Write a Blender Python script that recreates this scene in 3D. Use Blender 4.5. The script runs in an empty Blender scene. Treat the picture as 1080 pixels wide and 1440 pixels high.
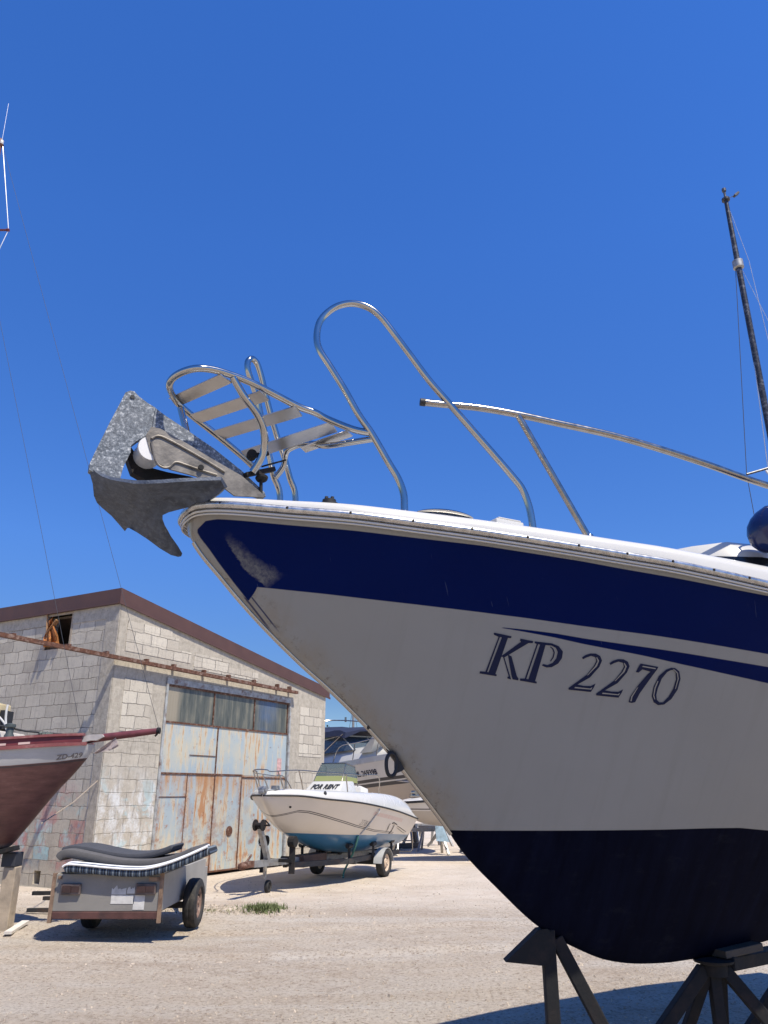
import bpy, bmesh, math, random
from mathutils import Vector as V, Matrix as M, geometry
random.seed(7)
S = bpy.context.scene
COL = S.collection
R = math.radians

# ------------------------------------------------------------------ camera
F, PITCH, EYE = 1081.0, R(20.0), 1.6
cam = bpy.data.cameras.new('camera'); camo = bpy.data.objects.new('camera', cam); COL.objects.link(camo)
camo.location = (0, 0, EYE); camo.rotation_euler = (R(90) + PITCH, 0, 0)
cam.sensor_fit = 'HORIZONTAL'; cam.sensor_width = 36.0; cam.lens = 36.0 * F / 1080.0
cam.clip_start = 0.05; cam.clip_end = 3000
S.camera = camo
# ------------------------------------------------------------------ light
SUN = V((0.491, -0.559, 1.36)).normalized()
world = bpy.data.worlds.new('World'); S.world = world; world.use_nodes = True
wt = world.node_tree; wt.nodes.clear()
wo = wt.nodes.new('ShaderNodeOutputWorld'); bg = wt.nodes.new('ShaderNodeBackground'); sky = wt.nodes.new('ShaderNodeTexSky')
sky.sky_type = 'NISHITA'; sky.sun_disc = False
sky.sun_elevation = math.asin(SUN.z); sky.sun_rotation = math.atan2(SUN.x, SUN.y)
sky.air_density = 1.0; sky.dust_density = 0.0; sky.ozone_density = 4.0; sky.altitude = 1500
hs = wt.nodes.new('ShaderNodeHueSaturation'); hs.inputs['Saturation'].default_value = 1.26; hs.inputs['Value'].default_value = 1.75; hs.inputs['Hue'].default_value = 0.513
wt.links.new(sky.outputs[0], hs.inputs['Color']); wtc = wt.nodes.new('ShaderNodeTexCoord'); wsp = wt.nodes.new('ShaderNodeSeparateXYZ'); wrm = wt.nodes.new('ShaderNodeValToRGB'); wmx = wt.nodes.new('ShaderNodeMix')
wt.links.new(wtc.outputs['Generated'], wsp.inputs[0]); wt.links.new(wsp.outputs[2], wrm.inputs[0])     # deep clear summer air: less glare low in the sky
for p_, v_ in ((0.0, 0.46), (0.105, 0.43), (0.29, 0.80), (0.62, 1.06), (1.0, 1.12)):
    q_ = wrm.color_ramp.elements[0] if p_ == 0.0 else wrm.color_ramp.elements[-1] if p_ == 1.0 else wrm.color_ramp.elements.new(p_)
    q_.color = (v_/1.12, v_/1.12, v_/1.12, 1)
wmx.data_type = 'RGBA'; wmx.blend_type = 'MULTIPLY'; wmx.inputs[0].default_value = 1.0
wt.links.new(hs.outputs[0], wmx.inputs[6]); wt.links.new(wrm.outputs[0], wmx.inputs[7]); wt.links.new(wmx.outputs[2], bg.inputs['Color'])
bg.inputs['Strength'].default_value = 0.117
wt.links.new(bg.outputs[0], wo.inputs['Surface'])
sl = bpy.data.lights.new('sun', 'SUN'); sl.energy = 5.0; sl.angle = R(0.53); sl.color = (1.0, 0.93, 0.80)
so = bpy.data.objects.new('sun', sl); COL.objects.link(so); so.rotation_euler = (-SUN).to_track_quat('-Z', 'Y').to_euler()
so.location = SUN * 60
S.view_settings.view_transform = 'Standard'; S.view_settings.look = 'None'; S.view_settings.exposure = 0.3; S.view_settings.gamma = 1.0

# ------------------------------------------------------------------ measuring helpers (photo pixel -> point at a known place)
CP, SP = math.cos(PITCH), math.sin(PITCH)
EY = V((0, 0, EYE))
def ray(u, v):
    xc = (u - 540) / F; yc = (720 - v) / F
    return V((xc, CP - yc * SP, SP + yc * CP))
def atY(u, v, Y): r = ray(u, v); return EY + r * (Y / r.y)
def onG(u, v, z=0.0): r = ray(u, v); return EY + r * ((z - EYE) / r.z)
def onP(u, v, p, n): r = ray(u, v); return EY + r * ((V(p) - EY).dot(n) / r.dot(n))
def curve(pts):
    """monotone cubic through (x, y) points"""
    xs = [p[0] for p in pts]; ys = [p[1] for p in pts]; n = len(xs)
    d = [(ys[i+1]-ys[i])/(xs[i+1]-xs[i]) for i in range(n-1)]
    m = [d[0]] + [0 if d[i-1]*d[i] <= 0 else 2*d[i-1]*d[i]/(d[i-1]+d[i]) for i in range(1, n-1)] + [d[-1]]
    def f(x):
        if x <= xs[0]: return ys[0]
        if x >= xs[-1]: return ys[-1]
        i = 0
        while x > xs[i+1]: i += 1
        h = xs[i+1]-xs[i]; t = (x-xs[i])/h
        return ((2*t**3-3*t*t+1)*ys[i] + (t**3-2*t*t+t)*h*m[i] + (-2*t**3+3*t*t)*ys[i+1] + (t**3-t*t)*h*m[i+1])
    return f
def smooth(pts, k=6, closed=False):
    """catmull-rom resampling of a polyline of Vectors"""
    n = len(pts); out = []
    rng = range(n if closed else n-1)
    for i in rng:
        g = (lambda j: pts[j % n]) if closed else (lambda j: pts[max(0, min(n-1, j))])
        a, b, c, d = g(i-1), g(i), g(i+1), g(i+2)
        for q in range(k):
            t = q / k
            out.append(0.5*((2*b) + (c-a)*t + (2*a-5*b+4*c-d)*t*t + (3*b-a-3*c+d)*t**3))
    if not closed: out.append(pts[-1])
    return out

# ------------------------------------------------------------------ objects
MW = {}
def tag(o, label=None, cat=None, group=None, kind=None):
    if label: o['label'] = label
    if cat: o['category'] = cat
    if group: o['group'] = group
    if kind: o['kind'] = kind
    return o
def thing(name, loc, label, cat, rotz=0.0, group=None):
    o = bpy.data.objects.new(name, None); COL.objects.link(o); o.empty_display_size = 0.2
    o.location = loc; o.rotation_euler = (0, 0, rotz)
    MW[o.name] = M.Translation(V(loc)) @ M.Rotation(rotz, 4, 'Z')
    return tag(o, label, cat, group)
def obj(name, bm, mats, parent=None, local=False, sm=True, label=None, ang=40):
    me = bpy.data.meshes.new(name)
    bmesh.ops.recalc_face_normals(bm, faces=bm.faces)
    bm.to_mesh(me); bm.free()
    for m in (mats if isinstance(mats, (list, tuple)) else [mats]): me.materials.append(m)
    if sm and len(me.polygons):
        me.polygons.foreach_set('use_smooth', [True]*len(me.polygons))
        try: me.set_sharp_from_angle(angle=R(ang))
        except Exception: pass
    o = bpy.data.objects.new(name, me); COL.objects.link(o)
    if parent is not None:
        w = MW[parent.name]; o.parent = parent; MW[o.name] = w
        if not local: me.transform(w.inverted())
    else: MW[o.name] = M.Identity(4)
    if label: o['label'] = label
    return o
def split_obj(name, bm, mats, parent=None, local=False, sm=True, ang=40):
    """every loose piece of the mesh becomes a part of its own"""
    bm.verts.index_update(); bm.verts.ensure_lookup_table(); seen = set(); out = []
    for v0 in bm.verts:
        if v0.index in seen: continue
        st_ = [v0]; isl = []; seen.add(v0.index)
        while st_:
            v = st_.pop(); isl.append(v)
            for e in v.link_edges:
                w = e.other_vert(v)
                if w.index not in seen: seen.add(w.index); st_.append(w)
        nb = bmesh.new(); mp = {v.index: nb.verts.new(v.co) for v in isl}
        for f in {f for v in isl for f in v.link_faces}: nb.faces.new([mp[q.index] for q in f.verts]).material_index = f.material_index
        out.append(obj(name, nb, mats, parent, local, sm, None, ang))
    bm.free(); return out
def copy_tree(o, loc, rotz, label=None):
    c = o.copy(); COL.objects.link(c); c.location = loc; c.rotation_euler = (0, 0, rotz)
    if label: c['label'] = label
    for ch in list(o.children):
        d = ch.copy(); COL.objects.link(d); d.parent = c
        for g in list(ch.children):
            e = g.copy(); COL.objects.link(e); e.parent = d
    return c
def B(): return bmesh.new()
def hexa(bm, c8, mi=0):
    v = [bm.verts.new(p) for p in c8]
    for f in ((0,3,2,1),(4,5,6,7),(0,1,5,4),(1,2,6,5),(2,3,7,6),(3,0,4,7)):
        q = bm.faces.new([v[i] for i in f]); q.material_index = mi
def box(bm, lo, hi, mi=0, mat=None):
    x0,y0,z0 = lo; x1,y1,z1 = hi
    c = [V(p) for p in ((x0,y0,z0),(x1,y0,z0),(x1,y1,z0),(x0,y1,z0),(x0,y0,z1),(x1,y0,z1),(x1,y1,z1),(x0,y1,z1))]
    if mat: c = [mat @ p for p in c]
    hexa(bm, c, mi)
def beam(bm, p0, p1, w, h, up=(0,0,1), mi=0, w1=None, h1=None):
    p0, p1 = V(p0), V(p1); d = (p1-p0).normalized(); up = V(up)
    if abs(d.dot(up)) > 0.98: up = V((1,0,0))
    s = d.cross(up).normalized(); t = s.cross(d).normalized()
    w1 = w if w1 is None else w1; h1 = h if h1 is None else h1
    c = []
    for p, a, b in ((p0, w/2, h/2), (p1, w1/2, h1/2)):
        c += [p - s*a - t*b, p + s*a - t*b, p + s*a + t*b, p - s*a + t*b]
    hexa(bm, c, mi)
def bev(bm, w=0.005, seg=2):
    bmesh.ops.bevel(bm, geom=[e for e in bm.edges], offset=w, segments=seg, affect='EDGES', profile=0.5, clamp_overlap=True)
def tube(bm, pts, r, n=10, closed=False, cap=True):
    pts = [V(p) for p in pts]; N = len(pts)
    rr = r if isinstance(r, (list, tuple)) else [r]*N
    rings = []; up = None
    for i, p in enumerate(pts):
        if closed: d = pts[(i+1) % N] - pts[i-1]
        else: d = pts[min(i+1, N-1)] - pts[max(i-1, 0)]
        d.normalize()
        if up is None:
            up = V((0,0,1)) if abs(d.z) < 0.9 else V((1,0,0))
        s = d.cross(up).normalized(); up = s.cross(d).normalized()
        rings.append([bm.verts.new(p + (s*math.cos(2*math.pi*k/n) + up*math.sin(2*math.pi*k/n))*rr[i]) for k in range(n)])
    for i in range(N if closed else N-1):
        a, b = rings[i], rings[(i+1) % N]
        for k in range(n): bm.faces.new((a[k], a[(k+1)%n], b[(k+1)%n], b[k]))
    if cap and not closed:
        bm.faces.new(rings[0]); bm.faces.new(list(reversed(rings[-1])))
def cyl(bm, p0, p1, r, n=16, r1=None): tube(bm, [p0, p1], [r, r if r1 is None else r1], n)
def lathe(bm, prof, c, ax, n=24, cap=True):
    """prof: (radius, along axis) list, revolved about axis ax at c"""
    c = V(c); ax = V(ax).normalized(); u = ax.orthogonal().normalized(); w = ax.cross(u)
    rings = []
    for r, t in prof:
        rings.append([bm.verts.new(c + ax*t + (u*math.cos(2*math.pi*k/n) + w*math.sin(2*math.pi*k/n))*max(r, 1e-4)) for k in range(n)])
    for a, b in zip(rings, rings[1:]):
        for k in range(n): bm.faces.new((a[k], a[(k+1)%n], b[(k+1)%n], b[k]))
    if cap: bm.faces.new(rings[0]); bm.faces.new(list(reversed(rings[-1])))
def prism(bm, poly, off, mi=0):
    """flat polygon (3D points) extruded by the vector off"""
    a = [bm.verts.new(p) for p in poly]; b = [bm.verts.new(V(p) + V(off)) for p in poly]
    tri = geometry.tessellate_polygon([[V(p) for p in poly]])
    for t in tri:
        bm.faces.new([a[i] for i in t]).material_index = mi; bm.faces.new([b[i] for i in reversed(t)]).material_index = mi
    n = len(poly)
    for i in range(n): bm.faces.new((a[i], a[(i+1)%n], b[(i+1)%n], b[i])).material_index = mi
def loft(bm, rings, closed=True, caps=True, mi=0):
    vs = [[bm.verts.new(p) for p in r] for r in rings]; n = len(vs[0])
    for a, b in zip(vs, vs[1:]):
        for k in range(n if closed else n-1):
            bm.faces.new((a[k], a[(k+1)%n], b[(k+1)%n], b[k])).material_index = mi
    if caps and closed: bm.faces.new(vs[0]); bm.faces.new(list(reversed(vs[-1])))
def ico(bm, c, r, sub=2, sc=(1,1,1), jit=0.0):
    g = bmesh.ops.create_icosphere(bm, subdivisions=sub, radius=1.0)
    for v in g['verts']:
        k = 1 + random.uniform(-jit, jit)
        v.co = V(c) + V((v.co.x*sc[0], v.co.y*sc[1], v.co.z*sc[2]))*r*k
def text_polys(body, size=1.0, shear=0.0, bold=0.0, spacing=1.0):
    """built-in font as (vertices, faces) in 2D"""
    cu = bpy.data.curves.new('lettering', 'FONT'); cu.body = body; cu.size = size; cu.shear = shear; cu.offset = bold; cu.space_character = spacing
    cu.resolution_u = 4
    o = bpy.data.objects.new('lettering', cu); COL.objects.link(o)
    dg = bpy.context.evaluated_depsgraph_get(); me = bpy.data.meshes.new_from_object(o.evaluated_get(dg))
    vs = [v.co.xy.copy() for v in me.vertices]; fs = [tuple(p.vertices) for p in me.polygons]
    bpy.data.objects.remove(o); bpy.data.curves.remove(cu); bpy.data.meshes.remove(me)
    return vs, fs
def lettering(bm, body, fn, size, **k):
    vs, fs = text_polys(body, size, **k)
    w = max(v.x for v in vs)
    nv = [bm.verts.new(fn(v.x, v.y)) for v in vs]
    for f in fs:
        try: bm.faces.new([nv[i] for i in f])
        except ValueError: pass
    return w

# ------------------------------------------------------------------ materials
class NT:
    def __init__(s, name):
        s.m = bpy.data.materials.new(name); s.m.use_nodes = True; s.t = s.m.node_tree
        s.p = s.t.nodes['Principled BSDF']; s.tc = None
    def n(s, ty, **kw):
        nd = s.t.nodes.new(ty)
        for k, v in kw.items():
            if k in ('operation','blend_type','data_type','noise_dimensions','feature','use_clamp','interpolation','offset','squash','distance','invert'):
                try: setattr(nd, k, v); continue
                except Exception: pass
            s.set(nd, k, v)
        return nd
    def set(s, nd, k, v):
        i = nd.inputs[k]
        if hasattr(v, 'is_output'): s.t.links.new(v, i)
        else:
            if i.type == 'RGBA' and len(v) == 3: v = (*v, 1)
            i.default_value = v
    def obj(s):
        if s.tc is None: s.tc = s.t.nodes.new('ShaderNodeTexCoord').outputs['Object']
        return s.tc
    def sc(s, v, vec=None):
        mp = s.t.nodes.new('ShaderNodeMapping'); s.t.links.new(vec or s.obj(), mp.inputs['Vector']); mp.inputs['Scale'].default_value = v if hasattr(v, '__len__') else (v, v, v)
        return mp.outputs[0]
    def noise(s, scale, detail=4.0, rough=0.55, vec=None, dist=0.0):
        nd = s.n('ShaderNodeTexNoise'); s.t.links.new(vec or s.obj(), nd.inputs['Vector'])
        nd.inputs['Scale'].default_value = scale; nd.inputs['Detail'].default_value = detail; nd.inputs['Roughness'].default_value = rough; nd.inputs['Distortion'].default_value = dist
        return nd.outputs['Fac']
    def ramp(s, fac, stops):
        nd = s.t.nodes.new('ShaderNodeValToRGB'); s.t.links.new(fac, nd.inputs[0]); e = nd.color_ramp.elements
        while len(e) < len(stops): e.new(0.5)
        for q, (p, c) in zip(e, stops):
            q.position = p; q.color = (*c, 1) if hasattr(c, '__len__') else (c, c, c, 1)
        return nd.outputs[0]
    def mix(s, fac, a, b, blend='MIX'):
        nd = s.t.nodes.new('ShaderNodeMix'); nd.data_type = 'RGBA'; nd.blend_type = blend; nd.clamp_factor = True
        for i, v in ((0, fac), (6, a), (7, b)):
            if hasattr(v, 'is_output'): s.t.links.new(v, nd.inputs[i])
            elif i == 0: nd.inputs[0].default_value = v
            else: nd.inputs[i].default_value = (*v, 1) if len(v) == 3 else v
        return nd.outputs[2]
    def math(s, op, a, b=0.0, c=0.0, clamp=False):
        nd = s.t.nodes.new('ShaderNodeMath'); nd.operation = op; nd.use_clamp = clamp
        for i, v in enumerate((a, b, c)):
            if hasattr(v, 'is_output'): s.t.links.new(v, nd.inputs[i])
            else: nd.inputs[i].default_value = v
        return nd.outputs[0]
    def xyz(s, vec=None):
        nd = s.t.nodes.new('ShaderNodeSeparateXYZ'); s.t.links.new(vec or s.obj(), nd.inputs[0]); return nd.outputs
    def comb(s, x, y, z=0.0):
        nd = s.t.nodes.new('ShaderNodeCombineXYZ')
        for i, v in enumerate((x, y, z)):
            if hasattr(v, 'is_output'): s.t.links.new(v, nd.inputs[i])
            else: nd.inputs[i].default_value = v
        return nd.outputs[0]
    def step(s, x, edge, w): return s.math('MULTIPLY', s.math('SUBTRACT', x, edge), 1.0/w, clamp=True) if not hasattr(edge, 'is_output') else s.math('MULTIPLY', s.math('SUBTRACT', x, edge), 1.0/w, clamp=True)
    def bump(s, h, st=0.3, dist=0.01, prev=None):
        nd = s.t.nodes.new('ShaderNodeBump'); nd.inputs['Strength'].default_value = st; nd.inputs['Distance'].default_value = dist
        s.t.links.new(h, nd.inputs['Height'])
        if prev is not None: s.t.links.new(prev, nd.inputs['Normal'])
        return nd.outputs[0]
    def out(s, col=None, rough=None, metal=None, normal=None, coat=None, trans=None, alpha=None):
        for k, v in (('Base Color', col), ('Roughness', rough), ('Metallic', metal), ('Normal', normal), ('Coat Weight', coat), ('Transmission Weight', trans), ('Alpha', alpha)):
            if v is not None: s.set(s.p, k, v)
        return s.m
def simple(name, c, rough=0.5, metal=0.0, var=0.12, vs=6.0, bump=0.0, bs=60.0, coat=0.0, dirt=None, ds=3.0, da=0.5):
    t = NT(name)
    n = t.noise(vs, 5)
    dk = tuple(x*(1-var) for x in c); lt = tuple(min(1, x*(1+var)) for x in c)
    col = t.ramp(n, [(0.3, dk), (0.7, lt)])
    if dirt:
        m = t.ramp(t.noise(ds, 6, 0.65), [(0.5, 0.0), (0.68, da)]); col = t.mix(m, col, dirt)
    nr = t.bump(t.noise(bs, 3), bump, 0.01) if bump else None
    rg = t.math('ADD', t.math('MULTIPLY', t.math('SUBTRACT', n, 0.5), 0.2), rough, clamp=True)
    return t.out(col, rg, metal, nr, coat)

m_steel = simple('polished_steel', (0.44, 0.425, 0.40), 0.12, 1.0, 0.06, 9)
m_steel_old = simple('weathered_steel_rail', (0.34, 0.315, 0.285), 0.22, 1.0, 0.15, 25, dirt=(0.30, 0.22, 0.15), ds=30, da=0.35)
m_slat = simple('brushed_aluminium', (0.50, 0.485, 0.465), 0.35, 0.85, 0.08, 12)
m_rail_rub = simple('rub_rail_metal', (0.50, 0.49, 0.47), 0.28, 0.9, 0.25, 35)
m_white = simple('white_gelcoat', (0.56, 0.545, 0.50), 0.25, 0, 0.03, 3, coat=0.3, dirt=(0.52, 0.48, 0.40), ds=2.2, da=0.35)
m_white_dirty = simple('chalky_white', (0.72, 0.70, 0.65), 0.4, 0, 0.06, 4, dirt=(0.5, 0.44, 0.36), ds=4, da=0.4)
m_navy_ink = simple('navy_letter_vinyl', (0.001, 0.005, 0.035), 0.9, 0, 0.05)
m_black = simple('black_rubber', (0.015, 0.015, 0.016), 0.6, 0, 0.2, 20)
m_dark = simple('dark_steel', (0.006, 0.006, 0.0065), 0.85, 0.0, 0.35, 14, bump=0.2, bs=50, dirt=(0.035, 0.02, 0.014), ds=9, da=0.5)
m_galv_trailer = simple('dull_galvanised', (0.33, 0.33, 0.32), 0.5, 0.6, 0.2, 14, dirt=(0.2, 0.13, 0.08), ds=8, da=0.5)
m_darkframe = simple('dark_trailer_frame', (0.05, 0.048, 0.047), 0.6, 0.3, 0.3, 10, dirt=(0.12, 0.07, 0.045), ds=6, da=0.6)
m_tyre = simple('tyre_rubber', (0.022, 0.021, 0.02), 0.8, 0, 0.2, 20, bump=0.3, bs=80, dirt=(0.12, 0.10, 0.08), ds=6, da=0.4)
m_rust = simple('rusty_iron', (0.12, 0.05, 0.028), 0.8, 0.1, 0.4, 18, bump=0.4, bs=60, dirt=(0.32, 0.24, 0.19), ds=9, da=0.7)
m_rim = simple('rusty_white_rim', (0.55, 0.50, 0.44), 0.55, 0.1, 0.1, 10, dirt=(0.22, 0.09, 0.04), ds=8, da=0.9)
m_maroon_metal = simple('maroon_fascia', (0.088, 0.042, 0.034), 0.6, 0.0, 0.12, 3)
m_wood_pale = simple('pale_timber', (0.36, 0.29, 0.21), 0.75, 0, 0.2, 9, bump=0.3, bs=30)
m_grey_foam = simple('grey_foam', (0.095, 0.09, 0.088), 0.9, 0, 0.12, 18, bump=0.35, bs=120)
m_foam2 = simple('charcoal_foam', (0.055, 0.057, 0.066), 0.9, 0, 0.12, 18, bump=0.35, bs=120)
m_rope = simple('green_rope', (0.10, 0.30, 0.27), 0.8, 0, 0.2, 40)
m_orange = simple('orange_cloth', (0.62, 0.27, 0.09), 0.85, 0, 0.2, 6, bump=0.5, bs=14)
m_navy_vinyl = simple('navy_vinyl', (0.008, 0.016, 0.075), 0.18, 0, 0.1, 5)
m_canvas_navy = simple('navy_canvas', (0.012, 0.018, 0.045), 0.85, 0, 0.2, 8)
m_wire = simple('wire', (0.045, 0.05, 0.06), 0.7, 0.0, 0.1)
m_wire_pale = simple('pale_wire', (0.55, 0.56, 0.58), 0.4, 0.6, 0.1)
m_mast_dark = simple('dark_anodised_mast', (0.03, 0.032, 0.04), 0.4, 0.3, 0.4, 20, dirt=(0.30, 0.31, 0.34), ds=9, da=0.4)
m_beige_hull = simple('cream_gelcoat', (0.62, 0.54, 0.45), 0.3, 0, 0.04, 3, coat=0.2)

def galvanised():
    t = NT('galvanised_anchor')
    vo = t.n('ShaderNodeTexVoronoi'); vo.inputs['Scale'].default_value = 95; t.t.links.new(t.obj(), vo.inputs['Vector'])
    a = t.ramp(t.noise(62, 8, 0.82), [(0.38, (0.035, 0.043, 0.056)), (0.49, (0.12, 0.138, 0.16)), (0.56, (0.27, 0.29, 0.31)), (0.63, (0.72, 0.73, 0.72))])
    sp = t.xyz(vo.outputs['Color'])
    col = t.mix(t.math('MULTIPLY', sp[0], 0.30), a, (0.13, 0.15, 0.17))
    col = t.mix(t.ramp(t.noise(6, 4), [(0.45, 0.0), (0.75, 0.55)]), col, (0.15, 0.155, 0.165))
    nr = t.bump(t.noise(110, 4), 0.35, 0.004)
    return t.out(col, 0.62, 0.25, nr)
m_galv = galvanised()
m_zinc = simple('shaded_dark_zinc', (0.060, 0.074, 0.104), 0.6, 0.2, 0.35, 26, bump=0.3, bs=110, dirt=(0.13, 0.15, 0.18), ds=48, da=0.55)  # darker, bluer copy of the anchor zinc: the claw's shade is in the colour
m_cheek = simple('grimy_stainless', (0.20, 0.18, 0.155), 0.55, 0.5, 0.35, 14, bump=0.2, bs=40, dirt=(0.07, 0.06, 0.05), ds=10, da=0.7)

def ground_mat():
    t = NT('sandy_gravel'); g = t.obj()
    n1 = t.noise(0.35, 6, 0.6, g); n2 = t.noise(3.0, 8, 0.7, g); n3 = t.noise(26, 6, 0.8, g)
    st = t.noise(0.9, 6, 0.62, t.sc((0.30, 1.5, 1), g), 0.6)
    c = t.ramp(n1, [(0.3, (0.42, 0.325, 0.235)), (0.55, (0.54, 0.445, 0.335)), (0.75, (0.60, 0.51, 0.405))])
    c = t.mix(t.ramp(n2, [(0.42, 0.0), (0.62, 0.5)]), c, (0.61, 0.535, 0.43))
    c = t.mix(t.ramp(st, [(0.48, 0.0), (0.66, 0.65)]), c, (0.64, 0.58, 0.49))
    c = t.mix(t.ramp(st, [(0.30, 0.5), (0.42, 0.0)]), c, (0.37, 0.26, 0.18))
    c = t.mix(t.ramp(n3, [(0.40, 0.85), (0.48, 0.0)]), c, (0.26, 0.19, 0.135))
    c = t.mix(t.ramp(n3, [(0.55, 0.0), (0.66, 0.8)]), c, (0.68, 0.60, 0.50))
    gv = t.n('ShaderNodeTexVoronoi'); t.t.links.new(g, gv.inputs['Vector']); gv.inputs['Scale'].default_value = 38
    gx = t.xyz(gv.outputs['Color']); patch = t.ramp(t.noise(1.3, 5, 0.65, g), [(0.42, 0.0), (0.6, 1.0)])
    peb = t.math('MULTIPLY', t.math('MULTIPLY', t.step(gx[0], 0.62, 0.05), t.math('SUBTRACT', 1.0, t.step(gv.outputs['Distance'], 0.34, 0.08))), patch)
    c = t.mix(t.math('MULTIPLY', peb, 0.8), c, t.mix(gx[1], (0.48, 0.39, 0.30), (0.70, 0.62, 0.52)))
    # paler concrete-like apron towards the shed and boats
    xy = t.xyz(g)
    ap = t.math('MULTIPLY', t.step(xy[1], 12.3, 1.2), t.ramp(t.noise(0.8, 5, 0.6, g), [(0.3, 0.35), (0.6, 0.95)]))
    c = t.mix(ap, c, t.mix(t.ramp(n2, [(0.35, 0.0), (0.7, 1.0)]), (0.64, 0.53, 0.41), (0.72, 0.63, 0.52)))
    nb = t.bump(n2, 0.6, 0.07); nb = t.bump(t.math('ADD', n3, t.math('MULTIPLY', peb, 0.5)), 1.0, 0.03, nb); nb = t.bump(t.noise(75, 4, 0.8, g), 0.9, 0.010, nb)
    return t.out(c, 0.95, 0.0, nb)
m_ground = ground_mat()
m_stone = simple('pale_stone', (0.40, 0.335, 0.26), 0.95, 0, 0.45, 5)

def wall_mat(name, axis, kind):
    """concrete block walls; local x (facade) or y (side wall) runs along the wall, z is up"""
    t = NT(name); xyz = t.xyz(); al = xyz[0] if axis == 'x' else xyz[1]; z = xyz[2]
    wob = t.noise(5, 3)
    p = t.comb(t.math('ADD', al, t.math('MULTIPLY', t.math('SUBTRACT', wob, 0.5), 0.085)), t.math('ADD', z, t.math('MULTIPLY', t.math('SUBTRACT', t.noise(4.1, 4), 0.5), 0.075)))
    br = t.n('ShaderNodeTexBrick'); t.t.links.new(p, br.inputs['Vector'])
    br.inputs['Scale'].default_value = 1; br.inputs['Brick Width'].default_value = 0.43; br.inputs['Row Height'].default_value = 0.226
    br.inputs['Mortar Size'].default_value = 0.009; br.inputs['Mortar Smooth'].default_value = 0.6; br.inputs['Bias'].default_value = 0.0
    n1 = t.noise(2.2, 6, 0.65); n2 = t.noise(30, 4, 0.7); n3 = t.noise(9, 5, 0.7)
    a, b = ((0.47, 0.42, 0.34), (0.60, 0.545, 0.445)) if kind != 'side' else ((0.44, 0.395, 0.315), (0.58, 0.525, 0.425))
    br.inputs['Color1'].default_value = (*a, 1); br.inputs['Color2'].default_value = (*b, 1); br.inputs['Mortar'].default_value = (0.20, 0.175, 0.145, 1)
    blk = br.outputs['Color']
    # patchy mortar: some joints are full of pale cement
    blk = t.mix(t.math('MULTIPLY', br.outputs['Fac'], t.ramp(t.noise(7, 4), [(0.42, 0.0), (0.58, 0.85)])), blk, (0.34, 0.31, 0.27))
    pl = t.ramp(n3, [(0.3, (0.31, 0.275, 0.22)), (0.7, (0.52, 0.465, 0.375))])
    col = blk
    bfac = t.math('SUBTRACT', 1.0, br.outputs['Fac'])
    if kind == 'plaster':
        col = t.mix(t.ramp(n1, [(0.35, 0.85), (0.7, 1.0)]), blk, pl)
    elif kind == 'lower':     # half plastered blocks with white paint runs
        col = t.mix(t.ramp(n1, [(0.38, 0.15), (0.58, 0.9)]), blk, pl)
        run = t.noise(2.4, 9, 0.78, t.comb(t.math('MULTIPLY', al, 1.5), t.math('MULTIPLY', z, 0.9)), 0.25)
        zm = t.math('MULTIPLY', t.step(z, 0.15, 0.3), t.math('SUBTRACT', 1.0, t.step(z, 1.5, 0.6)), clamp=True)
        col = t.mix(t.math('MULTIPLY', t.ramp(run, [(0.46, 0.0), (0.60, 0.85)]), zm), col, (0.70, 0.71, 0.69))
        run2 = t.noise(2.0, 5, 0.7, t.comb(t.math('ADD', al, 7.7), z), 0.4)
        col = t.mix(t.math('MULTIPLY', t.ramp(run2, [(0.55, 0.0), (0.62, 0.6)]), zm), col, (0.42, 0.58, 0.60))
    elif kind == 'side':
        col = t.mix(t.ramp(t.noise(0.8, 5, 0.6), [(0.42, 0.0), (0.66, 0.5)]), col, pl)
        col = t.mix(t.ramp(t.noise(1.5, 5, 0.7), [(0.52, 0.0), (0.7, 0.35)]), col, (0.20, 0.17, 0.165))
        # old paint daubs on the low courses
        zm = t.math('MULTIPLY', t.math('SUBTRACT', 1.0, t.step(z, 1.35, 0.5)), t.step(z, 0.25, 0.2), clamp=True)
        b2 = t.n('ShaderNodeTexBrick'); t.t.links.new(p, b2.inputs['Vector'])
        b2.inputs['Scale'].default_value = 1; b2.inputs['Brick Width'].default_value = 0.43; b2.inputs['Row Height'].default_value = 0.226; b2.inputs['Mortar Size'].default_value = 0.0
        b2.inputs['Color1'].default_value = (0, 0, 0, 1); b2.inputs['Color2'].default_value = (1, 1, 1, 1)
        rb_ = t.xyz(b2.outputs['Color'])[0]; fz = t.ramp(t.noise(8, 6, 0.75), [(0.35, 0.15), (0.6, 0.85)])
        for lo_, hi_, cc in ((0.0, 0.24, (0.47, 0.21, 0.19)), (0.36, 0.45, (0.26, 0.46, 0.52)), (0.60, 0.66, (0.07, 0.11, 0.17)), (0.74, 0.84, (0.50, 0.63, 0.60))):
            col = t.mix(t.math('MULTIPLY', t.math('MULTIPLY', t.math('MULTIPLY', t.step(rb_, lo_, .004), t.math('SUBTRACT', 1.0, t.step(rb_, hi_, .004))), zm), t.math('MULTIPLY', fz, bfac)), col, cc)
        for k, (c, th, sc_, o) in enumerate((((0.48, 0.20, 0.19), 0.50, 1.7, 0.0), ((0.13, 0.33, 0.42), 0.57, 2.2, 3.3), ((0.05, 0.11, 0.18), 0.66, 3.0, 8.1), ((0.42, 0.62, 0.62), 0.56, 1.9, 5.2))):
            nn = t.noise(sc_, 5, 0.7, t.comb(t.math('ADD', al, o), t.math('MULTIPLY', z, 0.8), o), 0.2)
            col = t.mix(t.math('MULTIPLY', t.ramp(nn, [(th, 0.0), (th+0.08, 0.6)]), zm), col, c)
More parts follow.
